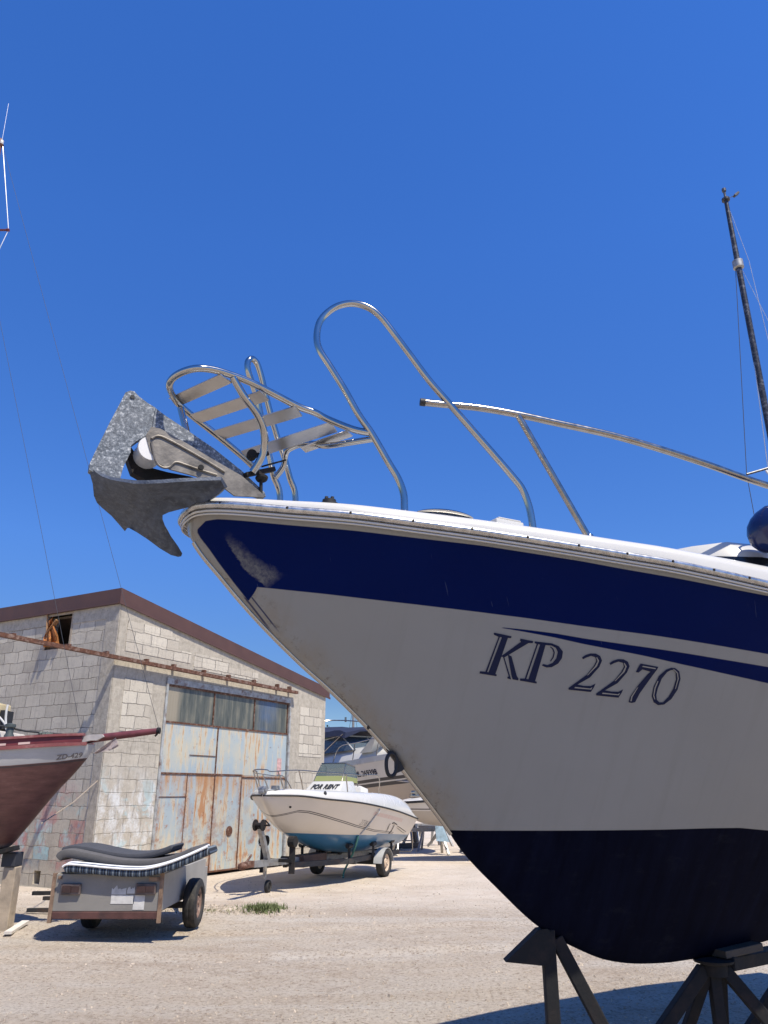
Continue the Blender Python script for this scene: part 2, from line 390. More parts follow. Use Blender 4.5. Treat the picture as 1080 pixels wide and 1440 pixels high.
    # rain streaks and dark specks
    stv = t.noise(7, 4, 0.6, t.comb(t.math('MULTIPLY', al, 3.0), t.math('MULTIPLY', z, 0.25)))
    col = t.mix(t.ramp(stv, [(0.52, 0.0), (0.75, 0.35)]), col, (0.17, 0.15, 0.135))
    col = t.mix(t.ramp(n2, [(0.30, 0.6), (0.42, 0.0)]), col, (0.16, 0.14, 0.12))
    h = t.math('ADD', t.math('MULTIPLY', bfac, 0.0 if kind == 'plaster' else 0.9), t.math('MULTIPLY', n3, 0.5))
    nb = t.bump(h, 0.8, 0.018); nb = t.bump(n2, 0.6, 0.008, nb)
    return t.out(col, 0.95, 0, nb)

def rusty_door(name, amount):
    t = NT(name); xyz = t.xyz(); x, z = xyz[0], xyz[2]
    base = t.ramp(t.noise(1.1, 4, 0.6), [(0.35, (0.33, 0.41, 0.45)), (0.5, (0.38, 0.44, 0.45)), (0.62, (0.47, 0.47, 0.40)), (0.75, (0.52, 0.49, 0.38))])
    st0 = t.noise(4.0, 5, 0.65, t.comb(t.math('MULTIPLY', x, 2.2), t.math('MULTIPLY', z, 0.28), 0.0))
    big0 = t.noise(1.0, 4, 0.6, t.comb(t.math('MULTIPLY', x, 1.3), t.math('MULTIPLY', z, 0.9), 4.0))
    streak = t.math('ADD', st0, t.math('MULTIPLY', t.math('SUBTRACT', big0, 0.53), 0.55))
    pal = t.mix(t.ramp(streak, [(0.45, 0.0), (0.58, 0.8)]), base, (0.60, 0.50, 0.33))
    rs = t.mix(t.ramp(streak, [(0.56, 0.0), (0.63 + 0.05*(1-amount), 0.9)]), pal, (0.43, 0.20, 0.08))
    sp = t.noise(5.5, 8, 0.75)
    rs = t.mix(t.ramp(sp, [(0.63-0.07*amount, 0.0), (0.70-0.05*amount, 0.9)]), rs, (0.36, 0.145, 0.06))
    rs = t.mix(t.ramp(t.noise(13, 8, 0.8), [(0.62-0.03*amount, 0.0), (0.70, 0.9)]), rs, (0.14, 0.055, 0.03))
    if amount > 0.5:
        big = t.noise(1.4, 8, 0.75)
        low = t.math('SUBTRACT', 1.0, t.step(z, 0.15, 1.3))
        rs = t.mix(t.math('MULTIPLY', t.ramp(big, [(0.50, 0.0), (0.60, 0.9)]), t.math('ADD', low, 0.15, clamp=True)), rs, (0.30, 0.12, 0.055))
        edge = None
        for bx in (1.46, 2.22, 3.05, 3.93):
            e1 = t.math('SUBTRACT', 1.0, t.math('MULTIPLY', t.math('ABSOLUTE', t.math('SUBTRACT', x, bx)), 7.0), clamp=True)
            edge = e1 if edge is None else t.math('MAXIMUM', edge, e1)
        rs = t.mix(t.math('MULTIPLY', edge, t.ramp(t.noise(6, 7, 0.8), [(0.42, 0.0), (0.58, 0.9)])), rs, (0.30, 0.12, 0.05))
        top = t.step(z, 1.45, 0.45)
        rs = t.mix(t.math('MULTIPLY', t.ramp(streak, [(0.38, 0.0), (0.55, 0.85)]), top), rs, (0.42, 0.21, 0.09))
    nb = t.bump(sp, 0.3, 0.01)
    return t.out(rs, 0.7, 0.0, nb)

def door_glass():
    t = NT('dirty_window_sheet'); xyz = t.xyz(); x, z = xyz[0], xyz[2]
    s = t.noise(3.2, 5, 0.65, t.comb(t.math('MULTIPLY', x, 2.0), t.math('MULTIPLY', z, 0.30)))
    c = t.ramp(s, [(0.32, (0.055, 0.062, 0.055)), (0.48, (0.095, 0.10, 0.085)), (0.60, (0.16, 0.155, 0.12)), (0.74, (0.29, 0.25, 0.18))])
    c = t.mix(t.math('SUBTRACT', 1.0, t.step(x, 1.75, 0.15)), c, (0.30, 0.26, 0.19))
    bl = t.math('MULTIPLY', t.step(x, 4.35, 0.2), t.math('SUBTRACT', 1.0, t.step(x, 5.0, 0.25)), clamp=True)
    c = t.mix(t.math('MULTIPLY', bl, t.ramp(t.noise(1.5, 3), [(0.35, 0.2), (0.6, 0.85)])), c, (0.07, 0.12, 0.22))
    wv = t.math('SINE', t.math('MULTIPLY', x, 80.0))
    return t.out(c, 0.3, 0, t.bump(wv, 0.10, 0.01))

# ================================================================== GROUND
def build_ground():
    bm = B()
    def hgt(x, y):
        d = math.hypot(x, y)
        k = max(0.0, min(1.0, (60-d)/40))
        rut = sum(-0.028*math.exp(-((y - (9.2 + o + 0.16*x + 0.012*x*x))/0.13)**2) + 0.012*math.exp(-((y - (9.2 + o + 0.24 + 0.16*x + 0.012*x*x))/0.10)**2) for o in (0.0, 1.55))
        return k*(rut + 0.012*math.sin(x*1.3+y*0.7) + 0.01*math.sin(x*0.6-y*1.9+2) + 0.006*math.sin(3.1*x+1)*math.sin(2.7*y))
    xs = [-900, -300, -120, -60, -35, -22] + [-12 + 0.25*i for i in range(97)] + [17, 25, 40, 80, 200, 900]
    ys = [-300, -60, -20, -6, -2, 1, 3] + [5 + 0.07*i for i in range(130)] + [14.3 + 0.35*i for i in range(52)] + [34, 42, 60, 120, 300, 1200]
    g = [[bm.verts.new((x, y, hgt(x, y))) for x in xs] for y in ys]
    for j in range(len(ys)-1):
        for i in range(len(xs)-1): bm.faces.new((g[j][i], g[j][i+1], g[j+1][i+1], g[j+1][i]))
    tag(obj('ground', bm, m_ground), kind='structure')
    bm = B(); rnd = random.Random(3)
    def stone(x, y, r):
        z = hgt(x, y); n = 5; a0 = rnd.random()*6.3
        b = [bm.verts.new((x + math.cos(a0+6.283*k/n)*r*rnd.uniform(.7, 1.2), y + math.sin(a0+6.283*k/n)*r*rnd.uniform(.7, 1.2), z - 0.003)) for k in range(n)]
        m_ = [bm.verts.new((v.co.x*0.55+x*0.45 + rnd.uniform(-.1, .1)*r, v.co.y*0.55+y*0.45 + rnd.uniform(-.1, .1)*r, z + r*rnd.uniform(.4, .75))) for v in b]
        for k in range(n): bm.faces.new((b[k], b[(k+1)%n], m_[(k+1)%n], m_[k]))
        bm.faces.new(m_)
    for _ in range(11000):
        y = 6.0 + (rnd.random()**1.5)*10; x = rnd.uniform(-0.62, 0.62)*y
        stone(x, y, 0.004 + 0.012*rnd.random()**3)
    for _ in range(700):   # rubble strip beside the grass
        x = rnd.gauss(-2.25, 0.55); y = 12.35 + (x+2.2)*(-0.35) + rnd.gauss(0, 0.16)
        stone(x, y, 0.012 + 0.035*rnd.random()**2)
    for _ in range(22):
        y = 6.3 + rnd.random()*10; x = rnd.uniform(-0.55, 0.4)*y
        stone(x, y, rnd.uniform(0.02, 0.04))
    tag(obj('gravel', bm, m_stone, sm=False), kind='stuff')
    bm = B()
    for k in range(1500):  # low tuft of grass and weeds on the bare yard
        if k < 1150: x, y = rnd.gauss(-1.72, 0.13), rnd.gauss(12.22, 0.12); h = rnd.uniform(.03, .11)
        else: x, y = rnd.gauss(-2.3, 0.35), rnd.gauss(12.35, 0.12); h = rnd.uniform(.01, .035)
        a = rnd.random()*6.28; w = 0.006; l = V((math.cos(a), math.sin(a), 0)); p = V((x, y, hgt(x, y)))
        t_ = l*h*rnd.uniform(.2, .9) + V((0, 0, h)); s = V((-l.y, l.x, 0))*w
        q = [bm.verts.new(p - s), bm.verts.new(p + s), bm.verts.new(p + t_*0.6 + s*0.7), bm.verts.new(p + t_), bm.verts.new(p + t_*0.6 - s*0.7)]
        bm.faces.new(q)
    tag(obj('grass', bm, simple('dry_green_grass', (0.13, 0.155, 0.055), 0.8, 0, 0.35, 30), sm=False), kind='stuff')
build_ground()

# ================================================================== BIG BOAT
class Hull:
    """local frame: x aft from the stem head, z up; y = starboard +, port -"""
    def __init__(s, H, zs, z0, L, p=0.95, c=0.035, pa=None, cd=0.03):
        s.H, s.zs, s.z0, s.L, s.p, s.c, s.cd = H, zs, z0, L, p, c, cd
        s.pa = pa or (lambda x: s.p)
    def hb(s, x, z):
        zs, z0 = s.zs(x), s.z0(x)
        w = (z - z0)/max(zs - z0, 1e-4)
        if w <= 0: return 0.0
        w = min(w, 1.0); H = s.H(x)
        g = w**s.pa(x)
        r = s.c*math.sqrt(1 - math.exp(-(z - z0)/s.cd))
        return min(H, max(H*g, 0) + r*(1 - w)) if H > r else H*min(1, w**0.5)
    def pt(s, x, z, side=-1, off=0.0):
        e = 0.01
        h = s.hb(x, z)
        if off:
            dx = (s.hb(x+e, z) - s.hb(x-e, z))/(2*e) if x > e else 1.0
            dz = (s.hb(x, z+e) - s.hb(x, z-e))/(2*e)
            n = V((-dx, 1, -dz)).normalized()
            return V((x + n.x*off, side*(h + n.y*off), z + n.z*off))
        return V((x, side*h, z))
    def build(s, bm, nx=90, nz=40, deck=True, mi_deck=0, crown=0.05, tumble=0):
        st = [s.L*(i/nx)**1.9 for i in range(nx+1)]
        rows = []
        for x in st:
            z0, zs = s.z0(x), s.zs(x); r = []
            for k in range(nz+1):
                w = (k/nz)**1.6
                z = z0 + (zs - z0)*w
                r.append((s.hb(x, z), z))
            rows.append((x, r))
        P = [[bm.verts.new((x, -h, z)) for h, z in r] for x, r in rows]
        Q = [[P[i][0] if k == 0 else bm.verts.new((rows[i][0], rows[i][1][k][0], rows[i][1][k][1])) for k in range(nz+1)] for i in range(nx+1)]
        for G_, fl in ((P, 0), (Q, 1)):
            for i in range(nx):
                for k in range(nz):
                    f = (G_[i][k], G_[i+1][k], G_[i+1][k+1], G_[i][k+1])
                    f = list(dict.fromkeys(f))
                    if len(f) > 2:
                        try: bm.faces.new(f)
                        except ValueError: pass
        # transom
        tr = [P[nx][k] for k in range(nz, -1, -1)] + [Q[nx][k] for k in range(1, nz+1)]
        bm.faces.new(tr)
        if deck:
            mid = [bm.verts.new((st[i], 0, s.zs(st[i]) + crown*min(1, s.H(st[i])))) for i in range(nx+1)]
            for i in range(nx):
                for G_ in (P, Q):
                    f = list(dict.fromkeys((G_[i][nz], G_[i+1][nz], mid[i+1], mid[i]))); bm.faces.new(f).material_index = mi_deck
        bmesh.ops.remove_doubles(bm, verts=bm.verts, dist=1e-4)
    def ribbon(s, bm, x0, x1, d0, d1, out=0.01, side=-1, n=60, th=0.01, mi=0):
        """a plank-like band following the sheer between heights d0 and d1 above it"""
        rings = []
        for i in range(n+1):
            x = x0 + (x1-x0)*i/n; zs = s.zs(x); h = s.H(x) + out
            rings.append([V((x, side*h, zs+d0)), V((x, side*h, zs+d1)), V((x, side*max(h-th, 0.001), zs+d1)), V((x, side*max(h-th, 0.001), zs+d0))])
        loft(bm, rings, mi=mi)
    def line(s, bm, x0, x1, dz, out, r, side=-1, n=60, k=8):
        tube(bm, [V((x, side*(s.H(x)+out), s.zs(x)+dz)) for x in [x0 + (x1-x0)*i/n for i in range(n+1)]], r, k)

PHI = R(28.0)
KB = 0.88                       # boat tables below are in units of 0.88 m
NOSE = atY(262, 722, 3.6*KB)                                   # stem head of the big boat
BAX = V((math.cos(PHI), math.sin(PHI), 0)); BST = V((-BAX.y, BAX.x, 0))   # aft, starboard
BM = M.Translation((NOSE.x, NOSE.y, 0)) @ M.Rotation(PHI, 4, 'Z'); BMI = BM.inverted()
zsB_ = curve([(0, 2.903), (0.5, 2.868), (1, 2.825), (1.5, 2.775), (2, 2.718), (2.5, 2.652), (3, 2.59), (4, 2.50), (5.5, 2.43), (8, 2.40)])
HB_ = curve([(0, 0), (0.006, 0.07), (0.02, 0.125), (0.05, 0.175), (0.14, 0.243), (0.4, 0.362), (0.69, 0.50), (0.95, 0.592), (1.22, 0.687), (1.5, 0.78), (1.75, 0.86), (2.0, 0.94), (2.22, 1.017), (2.45, 1.077), (2.65, 1.12), (3.0, 1.19), (3.6, 1.28), (4.6, 1.37), (6, 1.39), (8, 1.32)])
z0B_ = curve([(0, 2.885), (0.041, 2.779), (0.208, 2.593), (0.4, 2.408), (0.64, 2.209), (0.82, 2.077), (1.02, 1.913), (1.155, 1.787), (1.256, 1.677), (1.499, 1.411), (1.574, 1.314), (1.796, 1.119), (2.039, 0.932), (2.276, 0.814), (2.508, 0.734), (2.733, 0.70), (2.972, 0.688), (3.3, 0.692), (3.816, 0.735), (5, 0.80), (8, 0.86)])
zsB = lambda x: EYE + KB*(zsB_(x/KB) - EYE)
HB = lambda x: KB*HB_(x/KB)
z0B = lambda x: EYE + KB*(z0B_(x/KB) - EYE)
hull = Hull(HB, zsB, z0B, 6.6, c=0.03, cd=0.02, pa=curve([(0, 0.92), (1, 0.95), (2.8, 0.97), (4, 0.85), (6, 0.6), (8, 0.5)]))
def hullhit(u, v):
    """photo pixel -> (s, z) on the port side of the big hull"""
    r = ray(u, v); last = None
    for i in range(1400):
        t = 2.2 + i*0.004; p = BMI @ (EY + r*t)
        if 0 <= p.x <= 6.5 and z0B(p.x) < p.z < zsB(p.x): f = -p.y - hull.hb(p.x, p.z)
        else: f = None
        if f is not None and last is not None and last > 0 >= f:
            a, b = t-0.004, t
            for _ in range(20):
                m_ = (a+b)/2; q = BMI @ (EY + r*m_)
                if -q.y - hull.hb(q.x, q.z) > 0: a = m_
                else: b = m_
            q = BMI @ (EY + r*a); return q.x, q.z
        last = f if f is not None else last if last is not None and 0 <= p.x else None
    return None
def sheerhit(u, v, inset=0.0):
    """photo pixel -> local point standing above the port sheer line, inset metres inboard"""
    r = ray(u, v); lo = None
    for i in range(2400):
        t = 2.2 + i*0.003; p = BMI @ (EY + r*t)
        if p.x < 0: continue
        f = -p.y - (HB(p.x) - inset)
        if lo is not None and lo > 0 >= f: return p
        lo = f
    return BMI @ (EY + r*3.6)
def bplane(u, v, h):
    """photo pixel -> local point on the fore-and-aft plane h metres to port of the centreline"""
    p0 = BM @ V((0, -h, 0)); return BMI @ onP(u, v, p0, BST)

def fcurve(t, fac, pts, xr, yr):
    nd = t.t.nodes.new('ShaderNodeFloatCurve'); mp = nd.mapping; mp.use_clip = False
    c = mp.curves[0]
    P = [(max(0, min(1, x/xr)), y/yr) for x, y in pts]
    c.points[0].location = P[0]; c.points[1].location = P[-1]
    for q in P[1:-1]: c.points.new(*q)
    for q in c.points: q.handle_type = 'VECTOR'
    mp.extend = 'HORIZONTAL'; mp.update()
    t.t.links.new(t.math('DIVIDE', fac, xr), nd.inputs['Value'])
    return t.math('MULTIPLY', nd.outputs[0], yr)
def hits(px): return sorted([h for h in (hullhit(*p) for p in px) if h])

def big_hull_mat():
    t = NT('painted_hull'); x, y, z = t.xyz()
    XR, ZR = 5.0, 3.2
    bt = hits([(275,748),(285,734),(305,730.5),(360,734.5),(444,742),(560,754),(680,768),(820,790),(931,810),(1010,825),(1078,838)])
    bb = hits([(361,826),(420,832),(484,839),(580,850),(680,862),(820,881),(959,900),(1020,910),(1078,920)])
    s1t = hits([(705,882.5),(740,886),(780,891),(820,898),(900,909.5),(1000,925),(1078,938)])
    s1b = hits([(705,883.5),(740,889.5),(780,897),(820,906),(900,921.5),(960,935),(1020,948),(1078,961)])
    af = hits([(640,1168),(700,1168.5),(760,1168.5),(850,1168),(930,1167),(1000,1165),(1040,1164.5),(1078,1168)])
    ext = lambda P, k=0: [(P[0][0]-0.3, P[0][1]+k)] + P + [(5.0, P[-1][1] - (5.0-P[-1][0])*0.08)]
    e = 0.0025
    def above(P, k=0): return t.step(z, fcurve(t, x, ext(P, k), XR, ZR), e)
    def below(P, k=0): return t.math('SUBTRACT', 1.0, above(P, k), clamp=True)
    stem = [(s_, z0B(s_)) for s_ in [KB*q for q in (0.001, 0.02, 0.041, 0.1, 0.208, 0.3, 0.4, 0.52, 0.64, 0.73, 0.82, 0.92, 1.02, 1.155, 1.256, 1.38, 1.499)]]
    # distance aft of the stem at this height
    sx = sorted((z_, s_) for s_, z_ in stem)
    s0 = fcurve(t, z, [(0, 2.8)] + [(z_, s_) for z_, s_ in sx], ZR, 5.0)
    d = t.math('SUBTRACT', x, s0)
    lead = hits([(285,735.5),(278.5,740),(275.5,747),(281,757),(305,789),(330,822),(352,850),(384,893)])
    dl = sorted((z_, max(0.004, s_ - min(sx, key=lambda q: abs(q[0]-z_))[1] if False else s_)) for s_, z_ in lead)
    leadc = fcurve(t, z, [(0, 2.0)] + dl, ZR, 5.0)
    aft_lead = t.step(x, leadc, 0.003)
    blue = t.math('MULTIPLY', t.math('MULTIPLY', below(bt), above([(bb[0][0], bb[0][1])] + bb[1:])), aft_lead)
    tip = hits([(361,826.5),(357,834),(352,841),(347,846)])
    tc_ = fcurve(t, z, [(0, 2.0)] + sorted((z_, s_) for s_, z_ in tip), ZR, 5.0)
    zlo = min(z_ for s_, z_ in tip); zhi = max(z_ for s_, z_ in tip)
    sliver = t.math('MULTIPLY', t.math('MULTIPLY', aft_lead, t.math('SUBTRACT', 1.0, t.step(x, tc_, 0.003))), t.math('MULTIPLY', t.step(z, zlo, 0.004), t.math('SUBTRACT', 1.0, t.step(z, zhi+0.004, 0.004))))
    blue = t.math('MAXIMUM', blue, sliver)
    ln = None  # thin dark lines of the stem's reflections, painted in navy
    for o_ in (0.0, 0.022):
        q_ = t.math('SUBTRACT', 1.0, t.step(t.math('ABSOLUTE', t.math('SUBTRACT', x, t.math('ADD', leadc, o_))), 0.0022, 0.002))
        ln = q_ if ln is None else t.math('MAXIMUM', ln, q_)
    zl0 = min(z_ for s_, z_ in lead)
    ln = t.math('MULTIPLY', ln, t.math('MULTIPLY', t.step(z, zl0, 0.05), t.math('SUBTRACT', 1.0, t.step(z, zlo+0.01, 0.02))))
    blue = t.math('MAXIMUM', blue, t.math('MULTIPLY', ln, 0.8))
    s2 = t.math('MULTIPLY', below(s1t), above(s1b))
    s2 = t.math('MULTIPLY', s2, t.step(x, s1t[0][0], 0.01))
    anti = below(af)
    n = t.noise(1.6, 5)
    white = t.mix(t.ramp(n, [(0.3, 0.0), (0.75, 0.8)]), (0.262, 0.265, 0.258), (0.240, 0.241, 0.230))
    runs = t.noise(1.0, 5, 0.65, t.comb(t.math('MULTIPLY', x, 16.0), t.math('MULTIPLY', z, 1.1)))
    white = t.mix(t.ramp(runs, [(0.52, 0.0), (0.72, 0.16)]), white, (0.175, 0.168, 0.15))
    # ochre staining close to the stem
    sd = t.math('MULTIPLY', t.math('SUBTRACT', 1.0, t.step(d, 0.015, 0.16)), t.ramp(t.noise(9, 6, 0.7, t.sc((1, 1, 0.5))), [(0.42, 0.0), (0.64, 0.5)]))
    white = t.mix(sd, white, (0.24, 0.19, 0.125))
    sd2 = t.math('MULTIPLY', t.math('SUBTRACT', 1.0, t.step(d, 0.02, 0.10)), t.ramp(t.noise(26, 6, 0.75), [(0.56, 0.0), (0.66, 0.8)]))
    white = t.mix(sd2, white, (0.14, 0.12, 0.10))
    navy = t.mix(t.ramp(t.noise(1.2, 4), [(0.3, 0.0), (0.8, 1.0)]), (0.0004, 0.0060, 0.058), (0.0007, 0.0085, 0.076))
    # pale patch: the bow's glossy reflection painted into the navy band
    sc0 = hullhit(322, 752); sc1 = hullhit(378, 822)
    dx, dz = sc1[0]-sc0[0], sc1[1]-sc0[1]; L2 = dx*dx+dz*dz
    al = t.math('DIVIDE', t.math('ADD', t.math('MULTIPLY', t.math('SUBTRACT', x, sc0[0]), dx), t.math('MULTIPLY', t.math('SUBTRACT', z, sc0[1]), dz)), L2)
    acs = t.math('DIVIDE', t.math('SUBTRACT', t.math('MULTIPLY', t.math('SUBTRACT', x, sc0[0]), dz), t.math('MULTIPLY', t.math('SUBTRACT', z, sc0[1]), dx)), math.sqrt(L2)); ac = t.math('ABSOLUTE', acs)
    sn = t.noise(15, 8, 0.72, None, 0.5); fine = t.noise(55, 6, 0.75)
    bow_ = t.math('MULTIPLY', t.math('MULTIPLY', al, t.math('SUBTRACT', 1.0, al)), 0.045)          # the mark curves with the bow
    sg = t.math('ADD', t.math('SUBTRACT', acs, bow_), t.math('MULTIPLY', t.math('SUBTRACT', sn, 0.5), 0.05))
    hard = t.math('SUBTRACT', 1.0, t.step(sg, 0.012, 0.006)); soft = t.step(sg, t.math('SUBTRACT', -0.012, t.math('MULTIPLY', al, 0.055)), 0.035)
    sm_ = t.math('MULTIPLY', t.math('MULTIPLY', hard, soft), t.math('MULTIPLY', t.step(al, -0.06, 0.25), t.math('SUBTRACT', 1.0, t.step(al, 0.92, 0.14))))
    navy = t.mix(t.math('MULTIPLY', sm_, t.ramp(fine, [(0.36, 0.25), (0.62, 0.75)])), navy, (0.20, 0.20, 0.185))
    # hairline scratches
    sr = t.noise(5, 2, 0.5, t.comb(t.math('ADD', t.math('MULTIPLY', x, 18), t.math('MULTIPLY', z, 9)), t.math('MULTIPLY', z, 1.2)))
    navy = t.mix(t.ramp(sr, [(0.735, 0.0), (0.75, 0.25)]), navy, (0.10, 0.12, 0.2))
    c = t.mix(blue, white, navy); c = t.mix(s2, c, navy)
    ab = t.mix(t.ramp(t.noise(3.5, 6, 0.7, t.sc((4, 1, 0.5))), [(0.35, 0.0), (0.75, 1.0)]), (0.0006, 0.0015, 0.008), (0.003, 0.005, 0.018))
    ab = t.mix(t.ramp(t.noise(7, 7, 0.75, t.sc((1, 1, 2.2))), [(0.56, 0.0), (0.70, 0.5)]), ab, (0.012, 0.014, 0.022))
    c = t.mix(anti, c, ab)
    rg = t.math('ADD', 0.16, t.math('MULTIPLY', anti, 0.55))
    rg = t.math('ADD', rg, t.math('MULTIPLY', sm_, 0.4), clamp=True)
    nb = t.bump(t.noise(2.5, 3), 0.10, 0.05)
    t.set(t.p, 'Specular IOR Level', t.math('ADD', 0.045, t.math('MULTIPLY', t.math('SUBTRACT', 1.0, t.math('MAXIMUM', t.math('MAXIMUM', blue, s2), anti)), 0.22)))
    return t.out(c, rg, 0.0, nb)

boat = thing('motor_boat', (NOSE.x, NOSE.y, 0), 'large white motor boat with navy side band, bow pointing left, propped on dark stands', 'boat', PHI)
bm = B(); hull.build(bm, 170, 70, deck=False); obj('hull', bm, big_hull_mat(), boat, True, ang=50)
# deck with rounded gunwale moulding
bm = B(); rings = []
tk = curve([(0, 0.036), (0.5, 0.058), (1.2, 0.072), (2.0, 0.088), (2.8, 0.115), (4, 0.13), (7.6, 0.13)])
for i in range(121):
    x = 6.6*(i/120)**1.7; H = HB(x); z = zsB(x); k = tk(x); r = []
    for sd in (-1, 1):
        q = [(H+0.012, 0.004), (H+0.010, k*0.45), (H-0.004, k*0.78), (H-0.03, k*0.95), (H-0.07, k), (H*0.8, k+0.004), (H*0.45, k+0.012)]
        q = [V((x + (0.0 if h > 0.02 else 0), sd*max(h, 0.0 if x > 0.01 else 0.0), z+dz)) for h, dz in q]
        r.append(q)
    rings.append(r[0] + [V((x, 0, z+k+0.02))] + r[1][::-1])
rings[0] = [V((-0.012, p.y, p.z)) for p in rings[0]]
loft(bm, rings, closed=False, caps=False); obj('deck', bm, m_white, boat, True)
# rub rail: metal strip, grooves below it, screw heads
xs_ = [6.55*(i/140)**1.7 for i in range(141)]
def sheerline(off, dz, mirror=True):
    P = [V((x - off*(1 if x < 0.03 else max(0, 0.25 - x)*1.0), -(HB(x)+off*(0.2 if x < 0.004 else 1)), zsB(x)+dz)) for x in xs_]
    return list(reversed(P)) + [V((p.x, -p.y, p.z)) for p in P[1:]]
bm = B(); tube(bm, sheerline(0.008, -0.004), 0.0165, 24); rr = obj('rub_rail', bm, m_rail_rub, boat, True)
bm = B()
tube(bm, sheerline(0.006, -0.030), 0.0055, 8); tube(bm, sheerline(0.003, -0.043), 0.004, 8); obj('trim_line', bm, m_white, boat, True)
bm = B()
for k, (u, v) in enumerate([(309,705.5),(403,716),(492,724),(580,735.5),(663,747.5),(741,758),(813,769),(881,780),(945,791),(1003,803),(1053,813.5)]):
    p = sheerhit(u, v, -0.02); x = p.x
    c = V((x, -(HB(x)+0.020), zsB(x)-0.002)); lathe(bm, [(0.001, 0.009), (0.005, 0.008), (0.0065, 0.003), (0.0065, -0.004)], c, (0, -1, 0.1), 10)
split_obj('screw', bm, m_dark, rr, True)

bm = B()
zst = [2.62 - 0.02*k for k in range(0, 61)]
def stem_x(z):
    a, b = 0.0, 2.2
    for _ in range(30):
        m_ = (a+b)/2
        if z0B(m_) > z: a = m_
        else: b = m_
    return a
tube(bm, [V((stem_x(z)-0.004, 0, z)) for z in zst if z > 1.42], 0.011, 12); obj('stem_glint_rod', bm, m_steel, boat, True)  # steel rod added for the bright reflected edge of the gelcoat stem
# registration number, traced in letter strokes and laid on the hull side
def zz(pts): return [(660 + x/3.375, 860 + y/3.375) for x, y in pts]
def dx_(poly, dx, dy): return [(x+dx, y+dy) for x, y in poly]
two = [(538,226),(534,217),(552,205),(575,198),(600,199),(620,210),(629,232),(616,262),(572,312),(512,346),(542,352),(576,353),(598,341),(592,356),(576,381),(470,370),(470,362),(555,300),(590,258),(602,234),(597,216),(576,210),(553,218)]
two_in = [[(604,215),(614,232),(604,258),(562,300),(556,302),(594,259),(607,234),(600,217)], [(500,356),(572,364),(582,357),(577,369),(497,362)]]
ring_o = [(975,267),(995,283),(1001,318),(987,370),(957,415),(922,441),(894,443),(874,430),(865,400),(874,355),(899,305),(933,275),(957,266)]
ring_i = [(968,277),(978,290),(980,322),(966,366),(944,404),(918,430),(901,430),(889,418),(886,395),(893,365),(912,318),(938,286),(956,277)]
navy_polys = [
 [(156,116),(184,121),(122,300),(88,294)], [(141,112),(147,113),(82,292),(74,290)], [(115,102),(120,100),(200,117),(198,126),(172,124),(140,120),(117,110)],
 [(50,283),(74,284),(122,294),(130,299),(128,306),(48,293)],
 [(148,213),(232,152),(245,143),(240,137),(242,128),(303,140),(300,149),(280,149),(262,160),(168,216)],
 [(182,203),(200,212),(224,303),(233,318),(231,326),(205,321),(200,306)], [(158,210),(164,210),(192,303),(198,322),(180,316),(181,309),(187,307)],
 [(338,148),(362,155),(310,335),(277,328)], [(322,146),(328,147),(268,324),(261,322)], [(310,141),(345,145),(395,151),(390,161),(342,157),(318,153),(309,149)],
 [(240,317),(263,317),(310,328),(320,333),(318,341),(240,327)],
 [(392,151),(424,164),(443,189),(439,220),(421,246),(391,263),(366,265),(344,256),(349,248),(370,253),(394,243),(412,221),(419,192),(410,172),(388,160)],
 [(384,165),(398,175),(405,193),(400,217),(386,237),(382,234),(394,216),(399,194),(393,178),(382,168)],
 two, dx_(two, 131, 27),
 [(812,246),(896,262),(890,274),(868,292),(862,286),(820,274),(802,289),(789,287),(799,266)], [(884,268),(890,274),(868,303),(808,387),(786,429),(770,433),(755,430),(762,404),(800,349),(846,296),(862,282)]]
white_polys = two_in + [dx_(q, 131, 27) for q in two_in] + [[(822,256),(884,267),(880,272),(818,261)], [(800,357),(772,404),(768,424),(762,424),(766,402),(794,360)],
 [(962,270),(975,276),(988,290),(991,318),(977,367),(974,365),(986,318),(983,292),(972,280)], [(895,330),(882,362),(875,396),(880,416),(876,414),(870,398),(877,358),(891,327)]]
def on_hull(pt, off): s_, z_ = hullhit(*pt); return hull.pt(s_, z_, -1, off)
def flat(bm, poly, off):
    P = zz(poly); vv = [bm.verts.new(on_hull(p, off)) for p in P]
    for tr in geometry.tessellate_polygon([[V((x, y, 0)) for x, y in P]]):
        try: bm.faces.new([vv[i] for i in tr])
        except ValueError: pass
bm = B()
for q in navy_polys: flat(bm, q, 0.0025)
o_, i_ = [bm.verts.new(on_hull(p, 0.0025)) for p in zz(ring_o)], [bm.verts.new(on_hull(p, 0.0025)) for p in zz(ring_i)]
for k in range(len(o_)): bm.faces.new((o_[k], o_[(k+1) % len(o_)], i_[(k+1) % len(o_)], i_[k]))
num = obj('registration_number', bm, m_navy_ink, boat, True)
bm = B()
for q in white_polys: flat(bm, q, 0.0045)
split_obj('number_highlight', bm, simple('grey_white_vinyl', (0.235, 0.23, 0.215), 0.3), num, True)

